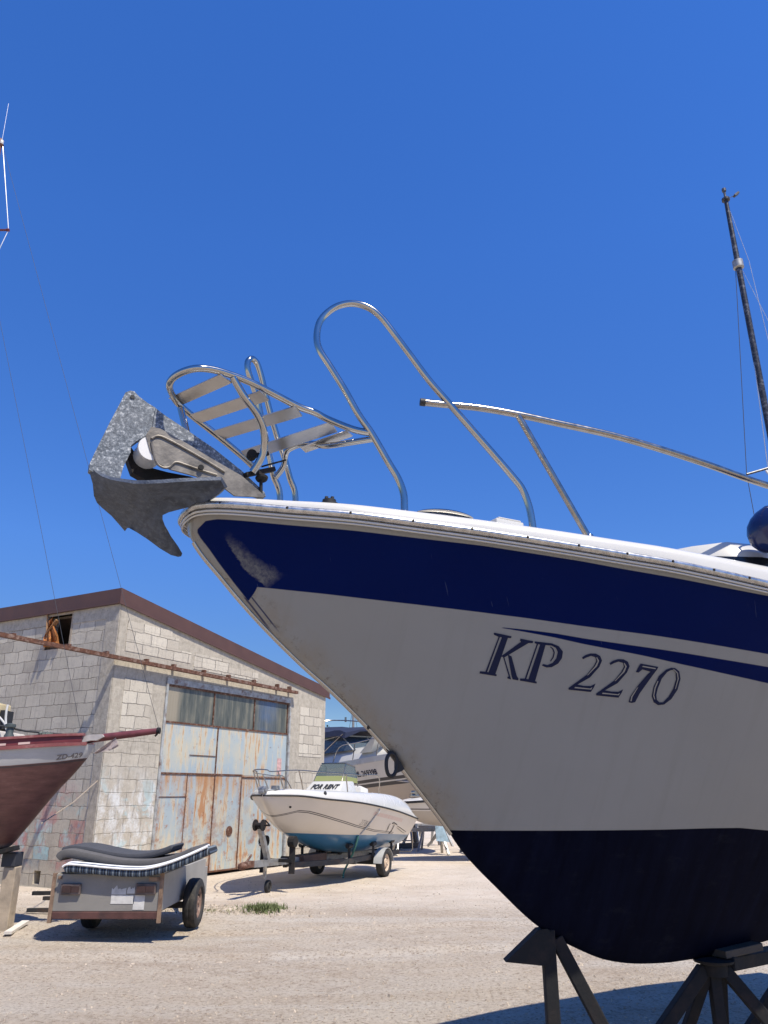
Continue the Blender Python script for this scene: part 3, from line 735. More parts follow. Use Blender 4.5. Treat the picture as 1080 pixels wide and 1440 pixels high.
# ---- stainless work on the bow
def plane_pts(px, a, b):
    """pixels onto the upright plane through local points a and b"""
    A, Bq = BM @ a, BM @ b; d = (Bq - A); n = V((d.y, -d.x, 0)).normalized()
    return [BMI @ onP(u, v, A, n) for u, v in px]
zx = lambda pts, k, ox, oy: [(ox + x/k, oy + y/k) for x, y in pts]
loop_px = zx([(396,735),(393,690),(375,640),(345,590),(290,495),(245,430),(200,350),(150,270),(118,220),(107,180),(114,130),(140,95),(180,70),(230,63),(280,78),(320,110),(360,160),(420,240),(480,320),(550,400),(620,480),(690,560),(750,630),(785,675),(805,725),(815,768)], 2.348, 400, 400)
fa = sheerhit(568.6, 713, 0.10); fb = sheerhit(747, 727, 0.10)
zdk = lambda p: V((p.x, p.y, zsB(p.x)+tk(p.x)-0.02))
hoop = plane_pts(loop_px, fa, fb); hoop = [zdk(hoop[0])] + hoop + [zdk(hoop[-1] + V((.008, 0, 0)))]
bm = B(); tube(bm, smooth(hoop, 5), 0.0165, 12); lp = obj('grab_hoop', bm, m_steel, boat, True, label='port grab hoop, seen broadside')
bm = B()
for f in (hoop[0], hoop[-1]): lathe(bm, [(0.034, -0.012), (0.034, 0.008), (0.02, 0.013), (0.018, 0.02)], V((f.x, f.y, zsB(f.x)+tk(f.x))), (0, 0, 1), 18)
split_obj('foot_plate', bm, m_steel, lp, True)
l2_px = zx([(505,1360),(440,1150),(390,900),(330,640),(290,430),(230,250),(198,150),(192,80),(208,42),(240,32),(280,70),(310,150),(340,260),(380,430),(430,620),(480,790),(540,960),(600,1180),(655,1380)], 6.857, 320, 500)
ga = V((fa.x, -fa.y, fa.z)); gb = V((fb.x, -fb.y, fb.z)); gb = ga + (gb-ga)*1.0
hoop2 = plane_pts(l2_px, ga, gb); hoop2 = [zdk(hoop2[0])] + hoop2 + [zdk(hoop2[-1])]
bm = B(); tube(bm, smooth(hoop2, 5), 0.0165, 12); obj('grab_hoop', bm, m_steel, boat, True, label='starboard grab hoop, seen nearly edge on')
W = 0.20
A_px = [(238,543),(243,532),(257,523),(277,518),(300,520),(327,528),(353,538),(387,555),(420,572),(442.6,580),(460,589),(485,601),(502,606.5),(521,607)]
B_px = [(238,543),(243,557),(253,570),(273,587),(300,608),(327,630),(350,650),(360,661)]
hA = [0.06, 0.12, 0.17, 0.2, .2, .2, .2, .2, .2, .21, .23, .28, .33, .37]
hBq = [0.06, -0.10, -0.17, -.2, -.2, -.2, -.2, -.2]
pA = [bplane(u, v, h) for (u, v), h in zip(A_px, hA)]; pB = [bplane(u, v, h) for (u, v), h in zip(B_px, hBq)]
def onhoop(u, v):
    best = None
    for p in smooth(hoop, 12):
        w_ = BM @ p - EY; d_ = w_.y*CP + w_.z*SP
        e_ = (540 + F*w_.x/d_ - u)**2 + (720 - F*(w_.z*CP - w_.y*SP)/d_ - v)**2
        if best is None or e_ < best[0]: best = (e_, p)
    return best[1]
pA[-1] = onhoop(521, 607); pA[-2] = pA[-1]*.8 + pA[-3]*.2 + V((0, 0, -.004)); pA[-3] = pA[-4]*.45 + pA[-1]*.55 + V((0, 0, -.012))
plat = bm = B(); tube(bm, smooth(list(reversed(pB)) + pA[1:], 5), 0.0165, 12)
pl = obj('bow_platform', bm, m_steel, boat, True)
C_px = [(522,622),(498,624.5),(460,627),(442,624),(422,625.4),(405,633),(401,643),(398,657),(387,672)]
hC = [.36, .28, .14, .06, 0, -.05, -.08, -.1, -.12]
pC = [bplane(u, v, h) for (u, v), h in zip(C_px, hC)]; pC[0] = onhoop(525, 618); pC[1] = pC[0]*.75 + pC[2]*.25
bm = B(); tube(bm, smooth(pC, 5), 0.0145, 12); obj('rear_bar', bm, m_steel, pl, True)
bm = B(); tube(bm, smooth([bplane(u, v, h) for (u, v), h in zip([(328,531),(343,557),(362,583),(371,607),(371,632),(364,650),(355,664)], [.2, .19, .17, .14, .11, .09, .07])], 5), 0.0175, 12); obj('support_strut', bm, m_steel, pl, True)
bm = B(); tube(bm, [bplane(254, 574, -0.17), bplane(263, 610, -0.15)], 0.0165, 12); obj('support_strut', bm, m_steel, pl, True)
axd = (bplane(420, 572, .2) - bplane(353, 538, .2)).normalized()
for a, b in (((243,566),(318,532)), ((271,590),(372,556)), ((303,613),(420,578)), ((340,642),(470,600)), ((424,633),(492,609))):
    hb_ = -.2 if b[0] < 480 else -.02
    p0, p1 = bplane(*a, hb_), bplane(*b, .2 if b[0] < 480 else .26); p0 = p0 + (p1-p0)*0.03
    bm = B(); beam(bm, p0, p1, 0.066 if b[0] < 480 else 0.045, 0.006, up=axd.cross(p1-p0)); obj('slat', bm, m_slat, pl, True, sm=False)
# bow fitting: clamp and shackle work behind the roller
bm = B()
c0 = bplane(357, 655, 0.05)
lathe(bm, [(0.01, -0.02), (0.022, -0.02), (0.024, 0.0), (0.022, 0.02), (0.01, 0.02)], bplane(354, 640, .06), (0.2, 1, 0), 16)
beam(bm, bplane(350, 642, .07), bplane(376, 638, .03), 0.022, 0.02)
lathe(bm, [(0.01, -0.012), (0.026, -0.010), (0.03, 0.0), (0.02, 0.010)], bplane(368, 672, .04), (0, 0.3, 1), 16)
beam(bm, bplane(345, 668, .05), bplane(385, 660, .02), 0.03, 0.02)
cyl(bm, bplane(367, 676, .04), bplane(367, 697, .04), 0.008, 10)
beam(bm, bplane(372, 655, .0), bplane(398, 648, -.06), 0.04, 0.008)
obj('clamp_fitting', bm, m_dark, pl, True)
# anchor roller bracket
ck = [(205,612),(213,600),(226,603),(262,623),(300,646),(340,669),(370,695),(372,699),(330,697),(318,688),(300,676),(270,668),(240,660),(222,651),(211,634)]
rise = lambda px, h: [bplane(u, v, h) for u, v in px]
bm = B(); prism(bm, rise(ck, 0.062), V((0, 0.010, 0))); br_ = obj('anchor_roller', bm, m_cheek, boat, True, sm=False)
bm = B(); prism(bm, rise([(212,606),(228,612),(258,628),(292,647),(330,669),(352,690),(330,690),(296,672),(262,665),(236,657),(220,646),(213,628)], -0.05), V((0, 0.010, 0))); obj('side_plate', bm, m_cheek, br_, True, sm=False)
bm = B()  # pressed rib on the cheek plate
rb = [(213,617),(222,613),(236,618),(262,632),(290,648),(316,664)]
tube(bm, smooth(rise(rb, 0.064), 4), 0.006, 8)
tube(bm, smooth(rise([(213,622),(219,648),(228,657),(238,657),(247,650),(262,654),(285,662),(305,668)], 0.064), 4), 0.0055, 8)
obj('pressed_rib', bm, m_cheek, br_, True)
bm = B(); lathe(bm, [(0.006, 0.0), (0.012, 0.004), (0.013, 0.010), (0.012, 0.012)], bplane(282, 658, .066), (0, -1, 0), 14); obj('bolt', bm, m_dark, br_, True)
bm = B(); lathe(bm, [(0.01, -0.06), (0.055, -0.06), (0.058, -0.045), (0.04, -0.01), (0.036, 0.0), (0.04, 0.01), (0.058, 0.045), (0.055, 0.058), (0.01, 0.058)], bplane(209, 637, 0.0), (0, -1, 0), 28)
obj('roller_wheel', bm, simple('white_nylon', (0.72, 0.70, 0.66), 0.35, 0, 0.05), br_, True)
bm = B(); prism(bm, rise([(178,642),(184,628),(192,640),(206,656),(236,664),(268,670),(296,680),(250,676),(205,675),(186,664)], -0.045), V((0, 0.05, 0))); obj('base_channel', bm, m_dark, br_, True, sm=False)
# side rail with its stanchion
sr_px = [(592,565.5),(621,568.5),(672.6,573.5),(728,583),(783,595),(860,612),(930,632),(1000,655),(1080,683)]
ps = [sheerhit(u, v, 0.11) for u, v in sr_px]
d_ = (ps[-1]-ps[-2]).normalized(); ps += [ps[-1] + d_*0.8 + V((0, -.05, 0)), ps[-1] + d_*1.9 + V((0, 0.0, -.05))]
bm = B(); tube(bm, smooth(ps, 5), 0.0165, 12); sr = obj('side_rail', bm, m_steel_old, boat, True)
bm = B(); lathe(bm, [(0.004, 0.006), (0.018, 0.004), (0.0185, -0.02)], ps[0], ps[0]-ps[1], 14); obj('end_cap', bm, m_black, sr, True)
bm = B(); q0, q1 = sheerhit(729, 585, .11), sheerhit(819.5, 742, .09); q2 = q1 + (q1-q0).normalized()*.06; q1 = zdk(q2); tube(bm, [q0, q2], 0.0155, 12); obj('stanchion', bm, m_steel_old, sr, True)
bm = B(); lathe(bm, [(0.036, -0.014), (0.036, 0.006), (0.022, 0.012), (0.018, 0.022)], V((q1.x, q1.y, zsB(q1.x)+tk(q1.x))), (0, 0, 1), 18); obj('foot_plate', bm, m_steel, sr, True)
bm = B(); e_ = ps[-1]; tube(bm, [e_, V((e_.x+.25, -(HB(e_.x+.25)-.1), zsB(e_.x)+.1))], 0.0155, 12); obj('stanchion', bm, m_steel_old, sr, True)
# deck fittings
def onsheer(u, inset):
    best = None
    for i in range(500):
        x = 0.05 + i*0.007; p = BM @ V((x, -(HB(x)-inset), zsB(x)+tk(x))); r = p - EY
        y = r.y*CP + r.z*SP; uu = 540 + F*r.x/y
        if best is None or abs(uu-u) < best[0]: best = (abs(uu-u), x)
    x = best[1]; return V((x, -(HB(x)-inset), zsB(x)+tk(x)))
p = onsheer(464, 0.09); bm = B(); lathe(bm, [(0.042, -0.01), (0.042, 0.012), (0.03, 0.016), (0.03, 0.03)], p, (0, 0, 1), 20)
for k in range(4): a = k*1.57+.4; box(bm, (p.x+.018*math.cos(a)-.006, p.y+.018*math.sin(a)-.006, p.z+.02), (p.x+.018*math.cos(a)+.006, p.y+.018*math.sin(a)+.006, p.z+.042))
obj('deck_filler', bm, m_black, boat, True)
p = onsheer(627, 0.06); tx = (onsheer(640, .06) - onsheer(614, .06)).normalized()
bm = B(); rg_ = []
for i in range(15):
    t_ = -1 + 2*i/14; k = math.sqrt(max(0.02, 1 - t_*t_)); c = p + tx*t_*0.125 + V((0, 0, 0.010 + 0.012*(1-t_*t_)))
    rg_.append([c + V((0, math.cos(a)*0.028*k, math.sin(a)*0.012*k)) for a in [6.283*q/10 for q in range(10)]])
loft(bm, rg_); obj('cleat', bm, m_steel, boat, True)
p = onsheer(709, 0.12); bm = B(); box(bm, (p.x-.075, p.y-.05, p.z-.015), (p.x+.075, p.y+.05, p.z+.03)); box(bm, (p.x-.055, p.y-.04, p.z+.033), (p.x+.07, p.y+.04, p.z+.042)); bev(bm, .006); obj('deck_vent', bm, m_white, boat, True)
# low cabin trunk with a dark window slot
bm = B(); rings = []
x0 = onsheer(946, 0.12).x
for i in range(25):
    x = x0 + (6.3-x0)*(i/24)**1.6; q = min(1, (x-x0)/0.5); z = zsB(x)+tk(x); hh = 0.055 + 0.17*math.sin(q*1.57) + 0.22*max(0, min(1, (x-x0-0.9)/1.8)); w = max(.05, (HB(x)-0.13)*math.sqrt(max(0.02, q)))
    rings.append([V((x, s_*w*a, z + hh*b - .01)) for s_, a, b in ((-1, 1, 0), (-1, .97, .55), (-1, .88, .9), (-1, .6, 1.02), (1, .6, 1.02), (1, .88, .9), (1, .97, .55), (1, 1, 0))])
loft(bm, rings); obj('cabin_trunk', bm, m_white, boat, True)
bm = B(); rings = []
for i in range(20):
    x = x0 + 0.10 + 2.6*i/19; q = min(1, (x-x0)/0.5); z = zsB(x)+tk(x); w = max(.05, (HB(x)-0.13)*math.sqrt(max(0.02, q))); hh = 0.012 + 0.12*math.sin(q*1.57)
    rings.append([V((x, -w*1.0-.006, z+.03)), V((x, -w*.985-.008, z+.075+.05*(1-q)+.01)), V((x, -w*.97+.02, z+.075+.05*(1-q)+.01)), V((x, -w+.02, z+.03))])
loft(bm, rings); obj('window_slot', bm, simple('dark_window', (0.01, 0.011, 0.013), 0.15), boat, True)
# bow eye with its black ring
bm = B(); ex = bplane(556, 1071, 0.0)
rgp = [(545,1064),(549,1059.5),(554,1061),(557,1066),(558.5,1074),(557,1083),(554,1089.5),(549.5,1091.5),(545.5,1088),(543.5,1080),(543.3,1071)]
tube(bm, smooth([bplane(u, v, 0.035) for u, v in rgp], 4, True), 0.0085, 10, closed=True); be = obj('bow_ring', bm, m_black, boat, True)
bm = B(); prism(bm, [bplane(u, v, 0.030) for u, v in [(546,1057),(552,1055.5),(556,1060),(569,1081),(566,1084),(559,1087),(557,1080),(557,1070),(551,1062)]], V((0, 0.018, 0))); obj('strap', bm, m_black, be, True, sm=False)
sh = hullhit(518, 1023)
bm = B(); s_, z_ = hullhit(519, 1022.5); c = hull.pt(s_, z_, -1, 0.002); lathe(bm, [(0.001, 0.004), (0.010, 0.003), (0.012, -0.004)], c, (0, -1, -.3), 14); obj('drain_hole', bm, m_black, boat, True)

# ---- galvanised claw anchor carried in the roller
anch = thing('anchor', BM @ V((-0.45, 0, 2.7)), 'speckled grey galvanised claw anchor hanging in the bow roller', 'anchor', PHI)
def shell(bm, outline, thick, step=7.0, hb=None):
    """closed curved plate: outline = [(u, v, h)], h = metres to port of the boat's centreline"""
    P = []
    n = len(outline)
    for i in range(n):
        a, b = outline[i], outline[(i+1) % n]; L = math.hypot(a[0]-b[0], a[1]-b[1]); k = max(1, int(L/step))
        for q in range(k): t = q/k; P.append(tuple(a[j]+(b[j]-a[j])*t for j in range(3)))
    bnd = [V((p[0], p[1])) for p in P]; nb_ = len(bnd)
    u0, u1 = min(p[0] for p in P), max(p[0] for p in P); v0, v1 = min(p[1] for p in P), max(p[1] for p in P)
    def inside(x, y):
        c = False; j = nb_-1
        for i in range(nb_):
            a, b = bnd[i], bnd[j]
            if (a.y > y) != (b.y > y) and x < (b.x-a.x)*(y-a.y)/(b.y-a.y)+a.x: c = not c
            j = i
        return c
    pts = list(bnd); hs_ = [p[2] for p in P]
    y = v0 + step/2
    while y < v1:
        x = u0 + step/2
        while x < u1:
            if inside(x, y) and min((x-b.x)**2+(y-b.y)**2 for b in bnd) > (step*.55)**2:
                ws = [(1/((x-p[0])**2+(y-p[1])**2+4), p[2]) for p in P]
                pts.append(V((x, y))); hs_.append(sum(w*h for w, h in ws)/sum(w for w, h in ws))
            x += step
        y += step
    vo, eo, fo, *_ = geometry.delaunay_2d_cdt(pts, [], [list(range(nb_))], 1, 1e-4)
    hh = hs_ + [0]*(len(vo)-len(hs_)); hh = [h*1.15 - 0.10*max(0, p.y - 676)/100 for h, p in zip(hh, vo)]
    pos = [bplane(p.x, p.y, hh[i]) for i, p in enumerate(vo)]
    nr = [V((0, 0, 0)) for _ in pos]
    for f in fo:
        nn = (pos[f[1]]-pos[f[0]]).cross(pos[f[2]]-pos[f[0]])
        for i in f: nr[i] += nn
    up = sum((q for q in nr), V((0, 0, 0)))
    A_ = [bm.verts.new(p) for p in pos]; B_ = [bm.verts.new(p - (q.normalized() if q.length else V((0, 1, 0)))*thick*(1 if up.y < 0 else -1)) for p, q in zip(pos, nr)]
    for f in fo:
        bm.faces.new([A_[i] for i in f]); bm.faces.new([B_[i] for i in reversed(f)])
    ed = {}
    for f in fo:
        for a, b in zip(f, f[1:]+f[:1]): ed[(min(a, b), max(a, b))] = ed.get((min(a, b), max(a, b)), []) + [(a, b)]
    for k, l in ed.items():
        if len(l) == 1: a, b = l[0]; bm.faces.new((A_[b], A_[a], B_[a], B_[b]))
def anch_mesh(bm):
    bm.transform(BM); return bm
za = lambda L: [(110 + x/4.909, 530 + y/4.909, h) for x, y, h in L]
bm = B()
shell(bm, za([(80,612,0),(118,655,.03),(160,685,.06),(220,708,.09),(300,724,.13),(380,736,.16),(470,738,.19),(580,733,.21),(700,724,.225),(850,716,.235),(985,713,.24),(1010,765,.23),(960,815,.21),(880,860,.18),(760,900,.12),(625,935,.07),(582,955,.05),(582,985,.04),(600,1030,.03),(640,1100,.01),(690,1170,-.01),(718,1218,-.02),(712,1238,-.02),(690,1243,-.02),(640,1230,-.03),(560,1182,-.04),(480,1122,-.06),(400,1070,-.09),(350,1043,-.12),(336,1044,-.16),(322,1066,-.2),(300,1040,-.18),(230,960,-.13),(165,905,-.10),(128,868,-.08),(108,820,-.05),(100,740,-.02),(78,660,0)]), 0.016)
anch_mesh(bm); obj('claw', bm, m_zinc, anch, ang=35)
bm = B()
pl_px = [(x, y) for x, y, h in za([(360,94,0),(325,108,0),(305,150,0),(220,310,0),(130,490,0),(82,590,0),(76,640,0),(110,660,0),(150,695,0),(205,722,0),(285,722,0),(312,620,0),(362,520,0),(366,470,0),(420,430,0),(500,400,0),(522,330,0),(534,213,0),(480,180,0),(420,135,0),(388,100,0)])]
prism(bm, [bplane(u, v, 0.022) for u, v in pl_px], V((0, 0.044, 0)))
bmesh.ops.bevel(bm, geom=[e for e in bm.edges if len(e.link_faces) == 2 and e.calc_face_angle(0) > 1.0], offset=0.006, segments=2, affect='EDGES')
anch_mesh(bm); obj('shank', bm, m_galv, anch, ang=35)
bm = B(); lathe(bm, [(0.0095, 0.0), (0.0095, 0.003)], bplane(*[(110+375/4.909), (530+138/4.909)], 0.023), (0, -1, 0), 14); anch_mesh(bm); obj('pin_hole', bm, m_black, anch)
bm = B(); prism(bm, rise([(219,574),(232,584),(262,604),(300,630),(340,662),(372,692),(374,698),(352,690),(330,672),(296,650),(262,630),(228,612),(214,604)], 0.03), V((0, 0.06, 0))); anch_mesh(bm); obj('shank_bar', bm, m_galv, anch, sm=False)

# ---- fender hung from the rail
fc = sheerhit(1087, 743, 0.05); fcw = BM @ fc
bm = B(); lathe(bm, [(0.012, .165), (0.02, .14), (0.032, .115), (.06, .1), (.09, .07), (.105, .02), (.107, -.02), (.098, -.06), (.075, -.095), (.04, -.12), (0.004, -.127)], (0, 0, 0), (0.42, -0.62, 0.62), 28)
bm.transform(M.Translation(fcw)); fd = obj('fender', bm, m_navy_vinyl); tag(fd, 'round navy blue vinyl fender at the right edge above the deck', 'fender')
axf = V((0.42, -0.62, 0.62)).normalized()
bm = B(); tube(bm, smooth([fcw + axf*.15, fcw + V((0.02, 0, .3)), BM @ sheerhit(1100, 690, .11)], 5), 0.006, 8)
tube(bm, smooth([fcw + axf*.13 + V((-.03, 0, 0)), fcw + axf*.155, fcw + axf*.13 + V((.035, .0, 0))], 4), 0.006, 8)
MW[fd.name] = M.Identity(4); obj('lanyard', bm, simple('white_cord', (0.6, 0.58, 0.52), 0.8), fd)

# ================================================================== STANDS UNDER THE BIG BOAT
p = BM @ bplane(770, 1316, 0.0); q = onP(770, 1316, p, BST)
st = thing('boat_stand', (q.x, q.y, 0), 'dark steel boat stand with a triangular plate head, under the curve of the navy keel', 'boat stand', 0, 'stands under the big boat')
top = q.z
bm = B(); beam(bm, (q.x, q.y, 0.0), (q.x, q.y, top+.03), 0.06, 0.06); bev(bm, .006); obj('post', bm, m_dark, st, sm=False)
for a, b in ((onP(800, 1372, q, V((0, 1, 0))), 0),):
    pass
bm = B(); d_ = onP(845, 1440, (0, q.y+.02, 0), V((0, 1, 0))) - onP(783, 1322, (0, q.y+.02, 0), V((0, 1, 0))); h0 = onP(781, 1318, (0, q.y+.02, 0), V((0, 1, 0))); e1 = h0 + d_*(h0.z/-d_.z)
beam(bm, h0, e1, 0.06, 0.06, up=(0, 1, 0)); bev(bm, .006); obj('leg', bm, m_dark, st, sm=False)
bm = B(); beam(bm, (q.x, q.y+.03, top-.06), (q.x*(q.y+.75)/q.y, q.y+.75, 0), 0.05, 0.05, up=(0, 1, 0)); obj('leg', bm, m_dark, st, sm=False)
bm = B(); hp = [onP(u, v, (0, q.y-.036, 0), V((0, 1, 0))) for u, v in [(757,1308),(770,1306),(779,1316),(782,1336),(768,1358),(760,1358),(711,1353)]]
prism(bm, hp, V((0, 0.078, 0))); obj('head_plate', bm, m_dark, st, sm=False)
bm = B(); beam(bm, (q.x, q.y, 0.12), (e1.x, e1.y, 0.12), 0.05, 0.05); obj('brace', bm, m_dark, st, sm=False)
# second stand: a cluster of legs under a round head
p2 = BM @ bplane(1004, 1352, 0.06); Yp = p2.y; YN = V((0, 1, 0))
s2 = thing('boat_stand', (p2.x, Yp, 0), 'dark boat stand with five splayed legs under a round head beneath the keel', 'boat stand', 0, 'stands under the big boat')
at2 = lambda u, v, dy=0.0: onP(u, v, (0, Yp+dy, 0), YN)
bm = B(); hd = at2(1003, 1349); lathe(bm, [(0.02, -0.075), (0.062, -0.07), (0.066, -0.02), (0.095, -0.012), (0.10, 0.0), (0.03, 0.004)], hd, (0, 0, 1), 22); obj('head_plate', bm, m_dark, s2)
for (a, b, dy, w) in (((990,1362),(928,1442),-.15,.06), ((995,1365),(976,1442),.18,.05), ((1003,1366),(1012,1442),-.02,.055), ((1015,1366),(1026,1442),.22,.04), ((1017,1362),(1083,1442),-.10,.06)):
    h0 = at2(*a); e0 = at2(*b); e0 = h0 + (e0-h0)*(h0.z/(h0.z-e0.z)); e0.y += dy
    bm = B(); beam(bm, h0, e0, w, w, up=(0, 1, 0)); bev(bm, .005); obj('leg', bm, m_dark, s2, sm=False)
a0 = at2(985, 1349, -.05); a1 = at2(1083, 1338, .35)
# timber bearer resting on it, and a short plank on top
bm = B(); d_ = (a1-a0).normalized(); beam(bm, at2(1018, 1354), at2(1018, 1354) + (at2(1083, 1342, .5) - at2(1018, 1354))*2.4, 0.11, 0.062); bev(bm, .005)
tag(obj('support_beam', bm, m_dark, sm=False), 'long dark beam running right from the round stand head under the keel', 'beam')
bm = B(); beam(bm, at2(1010, 1341), at2(1062, 1329, .12), 0.10, 0.035); bev(bm, .004); tag(obj('packing_board', bm, simple('old_board', (0.07, 0.055, 0.04), .8, bump=.3), sm=False), 'short dark board wedged between the keel and the round stand head', 'board')
e0 = at2(1082, 1402); bm = B(); r0 = at2(1083, 1400, .5); beam(bm, r0 + V((.25, 0, .27)), r0 - V((.42, 0, .46)), 0.045, 0.045, up=(0, 1, 0)); obj('brace', bm, m_dark, s2, sm=False)

# ================================================================== WAREHOUSE
C0 = onG(122, 1255); AZ = R(29.0)
UD = V((math.sin(AZ), math.cos(AZ), 0)); WD = V((-UD.y, UD.x, 0))
wh = thing('block_warehouse', (C0.x, C0.y, 0), 'concrete block shed with sloping maroon roof edge and big rusty pale blue door', 'warehouse', R(90) - AZ)
mF, mPl, mLo, mSd, mSdP = wall_mat('facade_blocks', 'x', 'block'), wall_mat('facade_plaster', 'x', 'plaster'), wall_mat('painted_lower_blocks', 'x', 'lower'), wall_mat('side_blocks', 'y', 'side'), wall_mat('side_plaster', 'y', 'plaster')
LF, LS, TH = 7.2, 9.5, 0.25
D0, D1, DT = 1.40, 5.62, 3.76
rz = lambda a: 4.99 - (a)*(4.99-3.94)/LF
def wbox(bm, a0, a1, z0, z1, y0=0.0, y1=TH): box(bm, (a0, y0, z0), (a1, y1, z1))
def wquad(bm, a0, a1, z0, y0=0.0, y1=TH, zt=rz, z1=None):
    c = [(a0,y0,z0),(a1,y0,z0),(a1,y1,z0),(a0,y1,z0),(a0,y0,z1 if z1 else zt(a0)),(a1,y0,z1 if z1 else zt(a1)),(a1,y1,z1 if z1 else zt(a1)),(a0,y1,z1 if z1 else zt(a0))]
    hexa(bm, [V(q) for q in c])
bm = B(); wquad(bm, 0, D0, 2.55); wquad(bm, D0, D1, DT); wquad(bm, D1, LF, 0); f1 = obj('facade_wall', bm, mPl, wh, True, sm=False)
bm = B(); wbox(bm, 0, D0, -0.2, 2.547); obj('lower_wall', bm, mLo, wh, True, sm=False)
bm = B()   # pale block infill, a little proud of the cement frame
P_ = 0.008
wbox(bm, .30, 1.02, 2.66, 3.62, -P_, .02)
wbox(bm, .22, 2.02, 4.12, 4.34, -P_, .02); wbox(bm, .22, 1.62, 4.343, 4.57, -P_, .02); wbox(bm, .22, 1.42, 4.573, 4.70, -P_, .02)
wbox(bm, 2.12, 4.30, 4.02, 4.20, -P_, .02); wbox(bm, 2.12, 3.25, 4.203, 4.35, -P_, .02)
wbox(bm, 6.05, 7.02, 2.42, 3.60, -P_, .02); wbox(bm, 5.95, 7.02, 0.35, 2.05, -P_, .02)
split_obj('block_infill', bm, mF, f1, True, sm=False)
# side wall with window opening and a missing block
bm = B(); wy0, wy1, wz0, wz1 = 1.33, 2.02, 4.26, 4.93; hy0, hy1, hz0, hz1 = 1.22, 1.40, 0.06, 0.28
def sbox(y0, y1, z0, z1): box(bm, (0, y0, z0), (TH, y1, z1))
sbox(TH+.002, hy0, -.3, wz0); sbox(hy1, LS, -.3, wz0); sbox(hy0, hy1, -.3, hz0); sbox(hy0, hy1, hz1, wz0)
sbox(TH+.002, wy0, wz0, 4.985); sbox(wy1, LS, wz0, 4.985); sbox(wy0, wy1, wz1, 4.985)
sw = obj('side_wall', bm, mSd, wh, True, sm=False)
bm = B(); box(bm, (-.012, .0, 2.6), (.02, .34, 4.98)); box(bm, (-.012, .0, -.2), (.02, .22, 2.597)); box(bm, (-.010, .343, 4.72), (.02, wy0-.05, 4.98)); box(bm, (-.009, wy1+.06, 4.75), (.02, LS, 4.98)); box(bm, (-.010, .225, 2.50), (.02, LS, 2.64))
split_obj('cement_band', bm, mSdP, sw, True, sm=False)
bm = B(); box(bm, (-.006, wy0-.05, wz0), (.12, wy0, wz1)); box(bm, (-.006, wy0-.05, wz1), (.12, wy1+.06, wz1+.05)); box(bm, (-.006, wy1, wz0), (.12, wy1+.05, wz1)); obj('window_frame', bm, m_wood_pale, sw, True, sm=False)
bm = B(); box(bm, (-.03, TH, -.3), (.10, LS, .02)); obj('plinth', bm, mSdP, sw, True, sm=False)
bm = B(); wquad(bm, LF-TH, LF, -.2, TH+.002, LS); box(bm, (TH+.002, LS-TH, -.2), (LF-TH-.002, LS, 3.9)); obj('back_wall', bm, mSdP, wh, True, sm=False)
bm = B(); hexa(bm, [V(q) for q in ((-.01,-.003,rz(0)+.03),(LF+.12,-.003,rz(LF)+.03),(LF+.12,LS+.1,rz(LF)+.03),(-.01,LS+.1,rz(0)+.03),(-.01,-.003,rz(0)+.22),(LF+.12,-.003,rz(LF)+.20),(LF+.12,LS+.1,rz(LF)+.20),(-.01,LS+.1,rz(0)+.22))]); rf = obj('roof', bm, simple('roof_sheet', (0.30, 0.24, 0.22), .6), wh, True, sm=False)
bm = B(); y0, y1 = -.030, -.004
hexa(bm, [V(q) for q in ((-.055,y0,rz(0)+.0),(LF+.15,y0,rz(LF)-.02),(LF+.15,y1,rz(LF)-.02),(-.055,y1,rz(0)+.0),(-.055,y0,rz(0)+.29),(LF+.15,y0,rz(LF)+.23),(LF+.15,y1,rz(LF)+.23),(-.055,y1,rz(0)+.29))])
box(bm, (-.055, y1+.002, rz(0)+.03), (-.014, LS+.15, rz(0)+.29)); box(bm, (-.07, y1+.002, rz(0)-.012), (-.0135, LS+.15, rz(0)+.027))
hexa(bm, [V(q) for q in ((-.07,y0-.018,rz(0)-.02),(LF+.16,y0-.018,rz(LF)-.04),(LF+.16,y0-.002,rz(LF)-.04),(-.07,y0-.002,rz(0)-.02),(-.07,y0-.018,rz(0)+.03),(LF+.16,y0-.018,rz(LF)+.01),(LF+.16,y0-.002,rz(LF)+.01),(-.07,y0-.002,rz(0)+.03))])
obj('fascia', bm, m_maroon_metal, rf, True, sm=False)
# sliding door
m_d1, m_d2, m_gl = rusty_door('pale_blue_rusty_sheet', 0.35), rusty_door('heavily_rusted_sheet', 1.0), door_glass()
ZM = 1.94
bm = B(); box(bm, (D0+.06, .02, ZM), (3.05, .06, 2.90)); box(bm, (3.055, .021, ZM), (D1-.06, .06, 2.90)); dr = obj('sliding_door', bm, m_d1, wh, True, sm=False)
bm = B()
for a0, a1, o in ((D0+.05, 2.22, .012), (2.225, 3.05, .014), (3.055, 3.92, .010), (3.95, D1-.06, .022)): box(bm, (a0, o, .09), (a1, .06, ZM-.004))
split_obj('lower_panel', bm, m_d2, dr, True, sm=False)
bm = B()
for a0, a1 in ((D0+.08, 2.86), (2.90, 4.25), (4.29, D1-.08)): box(bm, (a0, .03, 2.93), (a1, .055, 3.60))
split_obj('window_pane', bm, m_gl, dr, True, sm=False)
bm = B()
for a in (D0+.06, 2.88, 4.27, D1-.06): box(bm, (a-.012, .012, 2.926), (a+.012, .058, 3.599))
box(bm, (D0+.04, .004, 2.892), (D1-.04, .057, 2.925)); box(bm, (D0+.04, .006, 3.60), (D1-.04, .058, 3.635))
box(bm, (D0+.04, -.002, ZM-.015), (3.95, .055, ZM+.018)); box(bm, (3.951, .005, ZM-.05), (D1-.04, .055, ZM-.025))
